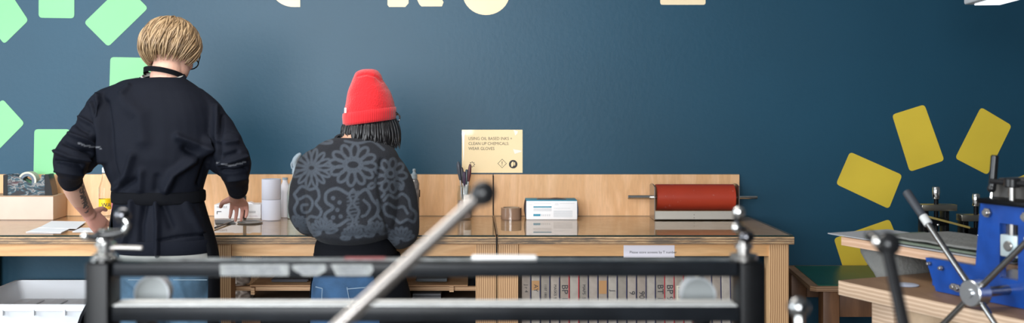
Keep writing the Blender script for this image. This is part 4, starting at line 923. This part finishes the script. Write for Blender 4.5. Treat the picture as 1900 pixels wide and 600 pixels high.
# beanie
RED = mat('red_wool', (.62, .006, .012), .85, sheen=.3, bump=.5, bscale=170)
b = B(); prof = [(222, 638, 733, .103), (214, 637, 733.5, .104), (205, 638, 733, .104), (192, 640, 731, .102), (178, 643, 726, .097), (163, 647, 719, .088), (150, 652, 711, .075), (140, 656, 707, .064), (133.5, 659, 703, .05), (130, 665, 698, .035), (128.5, 672, 690, .02)]; R = []
def tiltz(p, k): return V((p.x, p.y, p.z+(p.x-wc.x)*k))
for py, x0, x1, hd in cat(prof, 3):
    k = .13 if py > 170 else .06; R.append([tiltz(p, k) for p in ringP(x0, x1, py, 4.42, hd, 40, 2.1)])
loft(b, R)
me = remeshed(b, .004, 2, foldfn([([(664, 141), (682, 138), (697, 142), (710, 152)], 2.2, -.005)], .0025, 20)); cap_ = link('beanie', me, RED, W_, smooth=180)
def ribm():
    m = mat('red_ribbed_wool', (.60, .006, .012), .85, sheen=.3); nt = m.node_tree; bb = nt.nodes['Principled BSDF']; g = nt.nodes.new('ShaderNodeNewGeometry'); wv = nt.nodes.new('ShaderNodeTexWave'); wv.inputs['Scale'].default_value = 45; wv.bands_direction = 'X'; nt.links.new(g.outputs['Position'], wv.inputs['Vector'])
    u = nt.nodes.new('ShaderNodeBump'); u.inputs['Strength'].default_value = .5; u.inputs['Distance'].default_value = .003; nt.links.new(wv.outputs['Fac'], u.inputs['Height']); nt.links.new(u.outputs[0], bb.inputs['Normal']); return m
b = B(); R = []
for py, s_ in ((204, 1.0), (205, 1.035), (212, 1.045), (222, 1.03), (227, 1.01), (227, .95)): cc = 685.5; R.append([tiltz(p, .13) for p in ringP(cc-48*s_, cc+48*s_, py, 4.42, .105*s_, 48, 2.1)])
loft(b, R, cap=False); obj('beanie_brim', b, ribm(), W_, smooth=180)
b = B(); c = at(641, 205, 4.345); box(b, (c.x-.004, c.y-.004, c.z-.010), (c.x+.004, c.y+.001, c.z+.010), .001); obj('beanie_tag', b, WHITE, W_)
# apron and jeans
b = B(); R = []
for py, x0, x1, hd in cat([(438, 594, 718, .118), (450, 586, 730, .128), (475, 583, 738, .135), (492, 584, 740, .135)], 3): R.append(ringP(x0, x1, py, 4.34, hd))
loft(b, R); obj('apron_waist', b, AP, W_, smooth=180)
b = B(); R = []
for py, x0, x1, hd in cat([(470, 582, 742, .14), (510, 578, 752, .145), (556, 574, 764, .15), (620, 570, 772, .155), (720, 568, 780, .155)], 4):
    c = at((x0+x1)/2, py, 4.345); a = (x1-x0)/2/F*4.345; R.append([c+V((a*math.cos(t), hd*math.sin(t), 0)) for t in [(-1.15+(PI+1.3)*k/32) for k in range(33)]])
loft(b, R, cap=False, closed=False); o = obj('apron_skirt', b, AP, W_, smooth=180); o.modifiers.new('s', 'SOLIDIFY').thickness = .003
DN2 = denim('dark_blue_denim', (.022, .065, .14))
b = B(); torso(b, [(485, 586, 728, 4.34, .118), (515, 582, 732, 4.34, .13), (550, 582, 732, 4.34, .125), (575, 590, 722, 4.34, .1)]); legs(b, [at(620, 530, 4.34), at(690, 530, 4.34)], [wL, wR], (.088, .085, .068, .06, .055))
link('jeans', remeshed(b, .007, 4), DN2, W_, smooth=180)
b = B()
for x0, x1, y0, y1 in ((586, 598, 533, 536), (644, 678, 537, 534)):
    tube(b, [at(x0, y0, 4.203), at(x1, y1, 4.203)], [.0018]*2, n=6); tube(b, [at(x1 if x0 < 600 else x0, y1, 4.203), at(x1-2 if x0 < 600 else x0+6, y1+35, 4.203)], [.0015]*2, n=6)
obj('pocket_stitching', b, mat('pale_stitch', (.18, .25, .33), .8), W_)
for ft in (wL, wR): shoe(W_, V((ft.x, ft.y+.02, 0)), 0, SH)

# ------------------------------------------------------------------ foreground press
D0 = 2.0; X2 = lambda px, d=D0: pxx(px, d); Z2 = lambda py, d=D0: pz(py, d)
P_ = thing('printing_press', 'black steel frame of a printing press in the foreground with chrome levers', 'printing press', (-.09, 2.03, 0))
for x0, x1 in ((X2(161), X2(206)), (X2(1371), X2(1416))):
    b = B(); box(b, (x0, D0-.012, 0), (x1, D0+.06, Z2(486)), .005, 3); pst = obj('post', b, BLACK, P_)
    b = B(); box(b, (x0-.02, D0-.05, 0), (x1+.02, D0+.1, .02), .004); obj('foot_plate', b, BLACK, pst)
b = B(); box(b, (X2(206), D0, Z2(515.5)), (X2(1371), D0+.03, Z2(487.5)), .006, 4); tr = obj('top_rail', b, GUN, P_)
b = B(); box(b, (X2(190), D0+.034, Z2(500)), (X2(1390), D0+.062, Z2(478)-.0085), .003, 2); obj('rear_bar', b, mat('mottled_steel', (.20, .21, .21), .35, .5, var=.5, vscale=40), P_)
b = B(); box(b, (X2(206), D0, Z2(598)), (X2(1371), D0+.062, Z2(570)), .002, 2); lr = obj('lower_rail', b, GUN, P_)
b = B(); box(b, (X2(208), D0+.003, Z2(570)+.0003), (X2(1369), D0+.06, Z2(570)+.0025), .001); obj('white_sheen_top', b, GLEAM, lr)  # reflection on the rail top put into a pale strip's colour
b = B(); box(b, (X2(206), D0, .25), (X2(1371), D0+.05, .30), .003); obj('floor_rail', b, BLACK, P_)
# labels on top rail
LBM = mat('worn_sticker', (.27, .28, .275), .6, var=.2, vscale=60)
for k, (pts, nl) in enumerate([([(408, 491), (536, 491), (536, 512), (409, 512)], 2), ([(542, 492), (604, 491), (605, 503), (590, 512), (562, 512), (543, 500)], 2), ([(614, 491), (690, 491), (693, 502), (686, 512), (624, 512)], 2)]):
    b = B(); prism(b, rounded([(X2(x), Z2(y)) for x, y in pts], .002), D0-.0008, D0-.0001); o = obj('sticker', b, LBM, tr, smooth=0)
    b = B(); x0, x1 = pts[0][0]+12, pts[1][0]-12; rg = random.Random(k)
    for ln in range(nl):
        x = x0+(6 if k == 2 else 0)
        while x < x1-3:
            w_ = rg.uniform(1.5, 4); box(b, (X2(x), D0-.0013, Z2(499.5+ln*8)), (X2(min(x+w_, x1)), D0-.0008, Z2(496.5+ln*8))); x += w_+rg.choice((1, 1, 2.5))
    obj('sticker_print', b, mat('faded_print', (.13, .13, .16), .7), o, smooth=0)
b = B(); box(b, (X2(875, 2.04), 2.036, Z2(490.5, 2.035)), (X2(997, 2.04), 2.06, Z2(475, 2.04)), .004, 3)
tag(obj('white_block', b, mat('white_eraser', (.85, .83, .8), .5)), 'white rectangular block lying on the press top rail', 'block')
b = B(); box(b, (X2(640, 2.05), D0+.036, Z2(478)-.0085), (X2(715, 2.05), D0+.06, Z2(478)-.0075)); obj('red_mark', b, mat('faded_red', (.3, .07, .07), .5), P_, smooth=0)
# gauges
for cx, cy, r_, lb in ((281, 546, 33, 'pale grey round dial at left of the press'), (1296, 549, 33, 'pale grey round dial at right of the press')):
    d = 2.12; c = V((pxx(cx, d), d, pz(cy, d))); R_ = r_/F*d
    b = B(); lathe(b, c, (0, 1, 0), [(.008, R_*.88), (0, R_*.9), (0, R_), (.03, R_), (.04, R_*.8)], 48); g_ = obj('dial_gauge', b, mat('pale_metal_rim', (.45, .47, .49), .3), P_, label=lb)
    b = B(); lathe(b, c+V((0, .002, 0)), (0, 1, 0), [(0, R_*.89), (.004, R_*.89)], 48); obj('dial_face', b, mat('dial_grey', (.30, .32, .32), .35), g_)
    b = B(); lathe(b, c+V((.001, .012, R_-.002)), (0, 0, 1), [(0, .005), (.006, .0065), (.009, .005)], 16); obj('dial_button', b, mat('cream_button', (.75, .7, .58), .4), g_)
    b = B(); box(b, (c.x-.012, D0+.0615, c.z-.06), (c.x+.012, D0+.125, c.z-.02), .002); obj('gauge_bracket', b, BLACK, g_)
# left crank
c = V((X2(187), D0+.024, Z2(486)))
b = B(); lathe(b, c, (0, 0, 1), [(0, .026), (.004, .027), (.012, .018), (.014, .013)], 28); g_ = obj('height_screw', b, CHROME, P_)
b = B(); lathe(b, c, (0, 0, 1), [(.014, .014), (.024, .014), (.0245, .019), (.031, .019), (.0315, .012), (.055, .012)], 28); obj('screw_nut', b, CHROME, g_)
b = B(); tube(b, [at(159, 439, 2.02), at(172, 440, 2.02), at(190, 437, 2.02), at(215, 434, 2.02), at(231, 428, 2.02), at(236, 415, 2.02), at(230, 405, 2.02)], [.0045, .006, .011, .0085, .008, .007, .006], n=14); h_ = obj('crank_arm', b, BLACKP, P_)
b = B(); ball(b, at(228, 400, 2.02), .0145); obj('crank_ball', b, mat('dark_chrome', (.12, .12, .13), .12, 1), h_)
b = B(); ball(b, at(158, 438, 2.02), .0075); ball(b, at(190, 446, 2.02), .010); tube(b, [at(231, 428, 2.015), at(237, 418, 2.012), at(232, 408, 2.012)], .0045, n=10); obj('crank_tip', b, CHROME, h_)
b = B(); tube(b, [at(196, 459, 2.02), at(262, 461, 2.02)], [.004, .0035], n=10); obj('tommy_bar', b, STEEL, h_)
# right crank
c = V((X2(1386), D0+.024, Z2(486)))
b = B(); lathe(b, c, (0, 0, 1), [(0, .024), (.010, .025), (.012, .012), (.02, .012), (.0205, .016), (.028, .016), (.0285, .010), (.045, .010)], 28); g_ = obj('height_screw', b, STEEL, P_)
b = B(); ball(b, at(1385, 440, 2.02), (.015, .015, .012)); obj('screw_knob', b, mat('dark_chrome', (0, 0, 0)), g_)
b = B(); tube(b, [at(1385, 442, 2.02), at(1384, 430, 2.01), at(1372, 422, 1.99), at(1366, 405, 1.98), at(1368, 396, 1.97)], [.006, .006, .0065, .0055, .005], n=12); h_ = obj('crank_arm', b, mat('dark_chrome', (0, 0, 0)), P_)
b = B(); ball(b, at(1371, 394, 1.965), .0105); ball(b, at(1366, 423, 1.98), .0085); obj('crank_ball', b, CHROME, h_)
# lower drive shaft with levers (chrome spoke, small chrome lever, black lever)
SZ = .93; SY = 1.52
b = B(); cyl(b, (-.42, SY, SZ), (.66, SY, SZ), .018, bev=.002); sh = obj('drive_shaft', b, STEEL, P_)
for x in (-.40, .50):
    b = B(); box(b, (x-.012, SY-.02, SZ-.03), (x+.012, D0+.0, SZ+.03), .004); box(b, (x-.012, D0-.03, .25), (x+.012, D0, SZ+.03)); obj('shaft_bracket', b, BLACK, sh)
b = B(); e = at(884, 370, 1.42); hub = V((-.30, 1.42, 1.105)); dirn = (at(634, 600, 1.36)-e).normalized(); hub = e+dirn*.42
cyl(b, hub, e, .0097, .0083, n=32); sp = obj('chrome_lever', b, mat('warm_chrome', (.72, .66, .62), .27, 1), P_, label='long polished steel lever with black ball')
b = B(); ball(b, at(897, 359, 1.415), .0158, 32, 20); obj('lever_ball', b, BLACKP, sp)
b = B(); q = at(884, 370, 1.42); lathe(b, q-(-dirn)*.004, -dirn, [(0, .0085), (.004, .0125), (.012, .012), (.014, .008)], 24); obj('lever_collar', b, CHROME, sp)
b = B(); cyl(b, hub-V((0, .03, 0)), hub+V((0, .12, 0)), .03, bev=.004); cyl(b, hub+V((0, .1, 0)), V((hub.x, SY+.0, SZ)), .02); obj('lever_hub', b, STEEL, sp)
a = at(1482, 571, 1.6); b = B(); cyl(b, a, V((a.x-.004, SY, SZ)), .0062); sp = obj('chrome_lever', b, CHROME, P_, label='short chrome lever with chrome ball')
b = B(); ball(b, a, .0155); obj('lever_ball', b, mat('dark_mirror', (.35, .35, .35), .08, 1), sp)
a = at(1645, 456, 1.75); e = at(1614, 610, 1.62); dd = (e-a).normalized(); b = B(); cyl(b, a, V((.64, SY, SZ)), .0095, .0105); sp = obj('black_lever', b, BLACKP, P_, label='black lever with black ball head')
b = B(); ball(b, a+V((.002, 0, .002)), .0195); obj('lever_ball', b, BLACKP, sp)
b = B(); tube(b, [a, at(1614, 437, 1.79)], [.0085, .0085], n=16); obj('cross_grip', b, BLACKP, sp)
b = B(); ball(b, at(1628, 449, 1.735), .009); obj('lever_bolt', b, CHROME, sp)

# ------------------------------------------------------------------ right side: low green table, hinge clamps, press table, blue press
ZG = .69
PD = plyedge('plywood_edge_dark', 'z', (.34, .20, .11), (.2, .11, .06), period=.005)
t = thing('side_table', 'low plywood table with green cutting mat top by the wall', 'table', (2.1, 5.05, 0))
b = B(); q = [(1.50, 5.37), (1.44, 4.77+.02), (1.46, 4.765), (3.1, 4.765), (3.1, 5.37)]
for z0, z1 in ((ZG-.022, ZG-.001),):
    a_ = [[V((p[0], p[1], z)) for p in q] for z in (z0, z1)]; loft(b, a_)
obj('tabletop', b, PD, t, smooth=0)
b = B(); q = [(1.53, 5.335), (1.475, 4.80), (1.485, 4.79), (3.07, 4.79), (3.07, 5.335)]; loft(b, [[V((p[0], p[1], z)) for p in q] for z in (ZG-.001, ZG+.003)]); obj('green_mat', b, mat('green_mat_vinyl', (.008, .09, .062), .35, var=.2, vscale=5), t, smooth=0)
WD = wood('dark_reddish_wood', (.22, .10, .045), (.14, .06, .025), scale=(8, 8, 1), rings=6)
for x, y in ((1.50, 4.80), (1.50, 5.28), (2.98, 4.80), (2.98, 5.28)):
    b = B(); box(b, (x, y, 0), (x+.07, y+.07, ZG-.023), .002); obj('leg', b, WD, t)
for y0 in (4.815, 5.29): b = B(); box(b, (1.575, y0, ZG-.14), (2.975, y0+.02, ZG-.023), .001); obj('apron', b, WD, t)
# hinge clamps
def clamp(px, topy, barx0, barx1, bary, d, lb):
    x = pxx(px, d); c = V((x, d, ZG+.003)); zt = pz(topy, d)
    t = thing('hinge_clamp', lb, 'clamp', c, group='screen hinge clamps on the low table')
    zb = pz(bary, d)
    b = B(); cyl(b, (x, d, ZG+.003), (x, d, zt-.045), .0095); obj('post', b, BLACK, t)
    b = B(); lathe(b, (x, d, zt-.053), (0, 0, 1), [(0, .014), (.002, .0155), (.05, .0155), (.053, .013)], 28); obj('clamp_knob', b, CHROME, t)
    b = B(); box(b, (pxx(barx0, d), d-.03, zb-.014), (pxx(barx1, d), d+.03, zb+.014), .002); obj('clamp_bar', b, mat('nickel_bar', (.42, .39, .33), .3, 1), t)
    b = B(); s = .045
    box(b, (x-.07, d-.05, ZG+.0035), (x+.055, d+.06, ZG+.02), .002); box(b, (x-.075+.01, d-.02, ZG+.02), (x-.04, d+.04, zb-.0145), .003); box(b, (x+.03, d-.02, ZG+.02), (x+.05, d+.04, zb-.0145), .003); box(b, (x-.06, d-.02, zb-.08), (x+.05, d+.01, zb-.0145-.03), .003)
    obj('clamp_stand', b, BLACK, t)
    b = B(); ball(b, (x-.002, d-.024, zb-.075), .007, 12, 8); obj('clamp_bolt', b, CHROME, t)
clamp(1737, 347, 1706, 1771, 385, 4.92, 'black hinge clamp with bright knob, left and taller of two')
clamp(1811, 360, 1779, 1826, 404, 4.86, 'black hinge clamp with bright knob, right one beside the blue press')
b = B(); a, e = at(1716, 401, 4.84), at(1800, 423, 4.79); dv = (e-a); up = V((0, .02, .0)); 
box(b, (0, -.001, -.0045), (dv.length, .001, .0045), 0, 1, Matrix.Translation(a) @ (V((1, 0, 0)).rotation_difference(dv.normalized())).to_matrix().to_4x4())
tag(obj('yellow_ruler', b, mat('yellow_strip', (.22, .16, .03), .5), smooth=0), 'thin yellow ruler leaning across the two hinge clamps', 'ruler')

# press table (rotated)
O = V((1.134, 3.48, 0)); U = V((.4, -.9165, 0)); W2 = V((.9165, .4, 0)); ZP = ZB
MT = Matrix(((U.x, W2.x, 0, O.x), (U.y, W2.y, 0, O.y), (0, 0, 1, 0), (0, 0, 0, 1)))   # local: x along the front edge, y towards the back
PY = plyedge('pale_plywood_edge', 'z', (.62, .46, .33), (.45, .31, .21), period=.006)
PF = wood('pale_plywood_face', (.62, .45, .30), (.50, .34, .2), scale=(2, 2, 2), rings=4)
PT = wood('brown_tabletop', (.28, .17, .095), (.21, .12, .065), scale=(4, 1.5, 2), rings=6)
t = thing('press_table', 'pale thick plywood table carrying the blue press', 'table', (O.x+.6, O.y-.2, 0))
b = B(); box(b, (0, 0, ZP-.045), (1.25, .95, ZP), .002, 2, MT); o = obj('tabletop', b, [PY, PT], t)
for p in o.data.polygons:
    if p.normal.z > .7: p.material_index = 1
for x, y in ((.08, .06), (1.1, .06), (.08, .82), (1.1, .82)):
    b = B(); box(b, (x, y, 0), (x+.09, y+.07, ZP-.0455), .002, 2, MT); obj('leg', b, PY, t)
b = B(); box(b, (.171, .075, ZP-.17), (1.099, .095, ZP-.0455), .001, 1, MT); obj('apron', b, PF, t); b = B(); box(b, (.09, .131, ZP-.17), (.11, .819, ZP-.0455), .001, 1, MT); obj('apron', b, PF, t)
# blue etching press
t = thing('etching_press', 'blue tabletop etching press with steel star wheel', 'etching press', O+U*.5+W2*.3+V((0, 0, ZP)))
def plate(v0, v1):
    b = B(); pl = [(.235, .095), (.275, .002), (.95, .002), (.95, .10), (.72, .10), (.72, .275), (.435, .275), (.425, .105), (.42, .095)]
    hole = [(.50, .075), (.56, .075), (.56, .225), (.50, .225)]
    # build as strips around the slot
    polys = [[(.235, .095), (.275, .002), (.50, .002), (.50, .275), (.435, .275), (.418, .095)], [(.50, .002), (.56, .002), (.56, .075), (.50, .075)], [(.50, .225), (.56, .225), (.56, .275), (.50, .275)], [(.56, .002), (.95, .002), (.95, .095), (.70, .095), (.66, .275), (.56, .275)]]
    for pl in polys:
        a_ = [[MT @ V((p[0], v, ZP+p[1])) for p in pl] for v in (v0, v1)]; loft(b, a_)
    bmesh.ops.remove_doubles(b, verts=b.verts, dist=.0004); obj('side_plate', b, BLUE, t, smooth=0)
plate(.12, .145); plate(.50, .525)
b = B(); box(b, (.235, .1455, ZP+.01), (.26, .4995, ZP+.035), .002, 1, MT); obj('cross_tie', b, BLUE, t); b = B(); box(b, (.92, .1455, ZP+.01), (.945, .4995, ZP+.035), .002, 1, MT); obj('cross_tie', b, BLUE, t)
b = B(); cyl(b, MT @ V((.53, .1455, ZP+.055)), MT @ V((.53, .4995, ZP+.055)), .045, n=40); obj('lower_roller', b, STEEL, t)
b = B(); cyl(b, MT @ V((.53, .1455, ZP+.190)), MT @ V((.53, .4995, ZP+.190)), .04, n=40); obj('upper_roller', b, STEEL, t)
b = B(); box(b, (.502, .119, ZP+.135), (.558, .145, ZP+.195), .003, 2, MT); o = obj('bearing_block', b, mat('zinc_block', (.50, .58, .60), .4, .3), t)
b = B(); cyl(b, MT @ V((.53, .119, ZP+.165)), MT @ V((.53, .113, ZP+.165)), .014, n=24, bev=.002); obj('bearing_bolt', b, STEEL, o)
b = B(); cyl(b, MT @ V((.53, .133, ZP+.195)), MT @ V((.53, .133, ZP+.33)), .009); obj('pressure_screw', b, STEEL, t)
for x, z, r_ in ((.462, .250, .011), (.588, .250, .011), (.30, .073, .006), (.36, .012+.012, .0095), (.255, .08, .005), (.345, .026, .0085), (.385, .06, .005), (.62, .045, .010)):
    b = B(); p = MT @ V((x, .12, ZP+z)); cyl(b, p, p-W2*.008, r_*1.25, n=6); cyl(b, p-W2*.008, p-W2*.016, r_*.8, bev=.001); obj('bolt', b, STEEL, t)
b = B(); box(b, (.44, .10, ZP+.2755), (.65, .56, ZP+.29), .003, 2, MT); obj('top_plate', b, BLACK, t)
HG = mat('grey_canvas_hood', (.085, .08, .075), .7)
b = B(); pl = [(.425, .291), (.455, .345), (.60, .345), (.64, .291)]; loft(b, [[MT @ V((p[0], v, ZP+p[1])) for p in pl] for v in (.17, .47)]); obj('yoke_cover', b, HG, t, smooth=0)
b = B(); p = MT @ V((.53, .133, ZP+.325)); cyl(b, p, p+V((0, 0, .025)), .022, n=24, bev=.003); cyl(b, p+V((0, 0, .012))-U*.07, p+V((0, 0, .012))+U*.09, .0075); k_ = obj('pressure_handle', b, BLACKP, t)
b = B(); e = at(1842, 352, 3.12)
cyl(b, at(1838, 377, 3.12), at(1842, 345, 3.12), .0045); obj('handle_stem', b, CHROME, k_)
b = B(); cyl(b, at(1841, 350, 3.12), at(1846, 288, 3.12), .0105, bev=.003); ball(b, at(1840, 350, 3.12), .012); obj('handle_grip', b, BLACKP, k_)
# bed
b = B(); box(b, (-.20, .19, ZP+.075), (1.0, .47, ZP+.103), .001, 1, MT)
o = obj('press_bed', b, [plyedge('bed_plywood_edge', 'z', (.60, .40, .28), (.5, .31, .2), period=.008)], t)
# star wheel
hb = MT @ V((.525, 0, ZP+.045)); b = B(); cyl(b, hb-W2*.02, hb+W2*.025, .036, n=40, bev=.003); cyl(b, hb-W2*.026, hb-W2*.02, .012, n=20); hub_ = obj('wheel_hub', b, mat('bright_steel', (.62, .64, .66), .28, 1), t)
b = B(); cyl(b, hb+W2*.025, hb+W2*.12, .014); obj('wheel_shaft', b, STEEL, t)
for k in range(4):
    a = PI/4+k*PI/2-.02; dr = U*math.cos(a)+V((0, 0, math.sin(a))); b = B(); cyl(b, hb+dr*.03, hb+dr*.25, .0085, n=20); s_ = obj('wheel_spoke', b, mat('spoke_steel', (.30, .29, .28), .25, 1), t)
    b = B(); cyl(b, hb+dr*.232, hb+dr*.262, .012, n=20, bev=.001); obj('spoke_collar', b, mat('pale_collar', (.55, .56, .55), .4), s_)
    b = B(); cyl(b, hb+dr*.262, hb+dr*.352, .0115, .0125, n=20, bev=.003); obj('spoke_grip', b, mat('dark_grey_grip', (.04, .045, .055), .5), s_)
# felt blankets on the bed, sheet below and sagging felt
FELT = mat('grey_felt', (.19, .19, .18), .95, bump=.5, bscale=90); FELTG = mat('green_grey_felt', (.14, .17, .13), .95, bump=.4)
def sheet(x0, x1, y0, y1, z, th, m, lb, wob=.004, seed=0, name='felt_blanket'):
    b = B(); nx, ny = 30, 14; g = []
    for zz in (0, th):
        g.append([[b.verts.new(MT @ V((x0+(x1-x0)*i/nx, y0+(y1-y0)*j/ny, z+zz+wob*(1+noise.noise(V((i*.25+seed, j*.4, 0))))))) for j in range(ny+1)] for i in range(nx+1)])
    for i in range(nx):
        for j in range(ny):
            b.faces.new((g[1][i][j], g[1][i+1][j], g[1][i+1][j+1], g[1][i][j+1])); b.faces.new((g[0][i][j], g[0][i][j+1], g[0][i+1][j+1], g[0][i+1][j]))
    for i in range(nx): b.faces.new((g[0][i][0], g[0][i+1][0], g[1][i+1][0], g[1][i][0])); b.faces.new((g[0][i][ny], g[1][i][ny], g[1][i+1][ny], g[0][i+1][ny]))
    for j in range(ny): b.faces.new((g[0][0][j], g[1][0][j], g[1][0][j+1], g[0][0][j+1])); b.faces.new((g[0][nx][j], g[0][nx][j+1], g[1][nx][j+1], g[1][nx][j]))
    return tag(obj(name, b, m, smooth=60), lb, 'felt blanket', 'felt blankets on the press bed')
sheet(-.27, .48, .195, .46, ZP+.104, .003, mat('pale_felt', (.33, .34, .36), .95), 'pale lowest blanket sticking out past the press bed end', .001, 1)
sheet(-.10, .48, .20, .455, ZP+.110, .006, FELTG, 'greenish middle blanket on the press bed', .002, 4)
sheet(.0, .46, .205, .46, ZP+.122, .006, FELT, 'thick grey top blanket on the press bed', .003, 9)
b = B(); R = []
for z, x0, x1 in ((.074, -.195, -.05), (.05, -.19, -.03), (.02, -.165, -.02), (-.01, -.13, -.015), (-.05, -.10, -.015)): R.append([MT @ V((p[0], p[1], ZP+z)) for p in rounded([(x0, .25), (x1, .26), (x1, .42), (x0, .41)], .03, 4)])
loft(b, R); tag(obj('folded_felt', b, FELT, smooth=60), 'grey felt hanging beneath the overhanging press bed end', 'felt')
b = B(); c = MT @ V((.16, .12, ZP+.001)); lathe(b, c, (0, 0, 1), [(0, .035), (.002, .037), (.004, .03)]); tag(obj('small_dish', b, mat('pale_blue_dish', (.45, .5, .62), .4)), 'small pale disc on the table beside the blue plate', 'dish')
# white hanging unit at top right
t = thing('hanging_unit', 'white housing corner hanging at the upper right, underside glow added', 'hanging unit', (2.3, 4.3, 1.95))  # white unit of unknown kind, built as a hung housing
a = V((pxx(1788, 4.6), 4.6, 0)); Ld = V((pxx(1950, 3.6), 3.6, 0))-a; ang = math.atan2(Ld.y, Ld.x); ML = Matrix.Translation(V((a.x, a.y, pz(9, 4.6)))) @ Matrix.Rotation(ang, 4, 'Z')
b = B(); box(b, (0, 0, 0), (1.1, .16, .07), .008, 3, ML); obj('unit_housing', b, mat('white_enamel', (.82, .84, .87), .35), t)
b = B(); box(b, (.04, .03, -.006), (1.06, .13, -.0005), .002, 1, ML); OD = mat('added_glow_white', (.8, .8, .8), .5); OD.node_tree.nodes['Principled BSDF'].inputs['Emission Color'].default_value = (.9, .95, 1, 1); OD.node_tree.nodes['Principled BSDF'].inputs['Emission Strength'].default_value = 1.2; obj('glowing_underside', b, OD, t)  # underside glow added in place of daylight falling on the white housing
b = B()
for x in (.15, .95): p = ML @ V((x, .08, .07)); cyl(b, p, (p.x, p.y, ZC), .003, n=8)
obj('suspension_wire', b, STEEL, t)
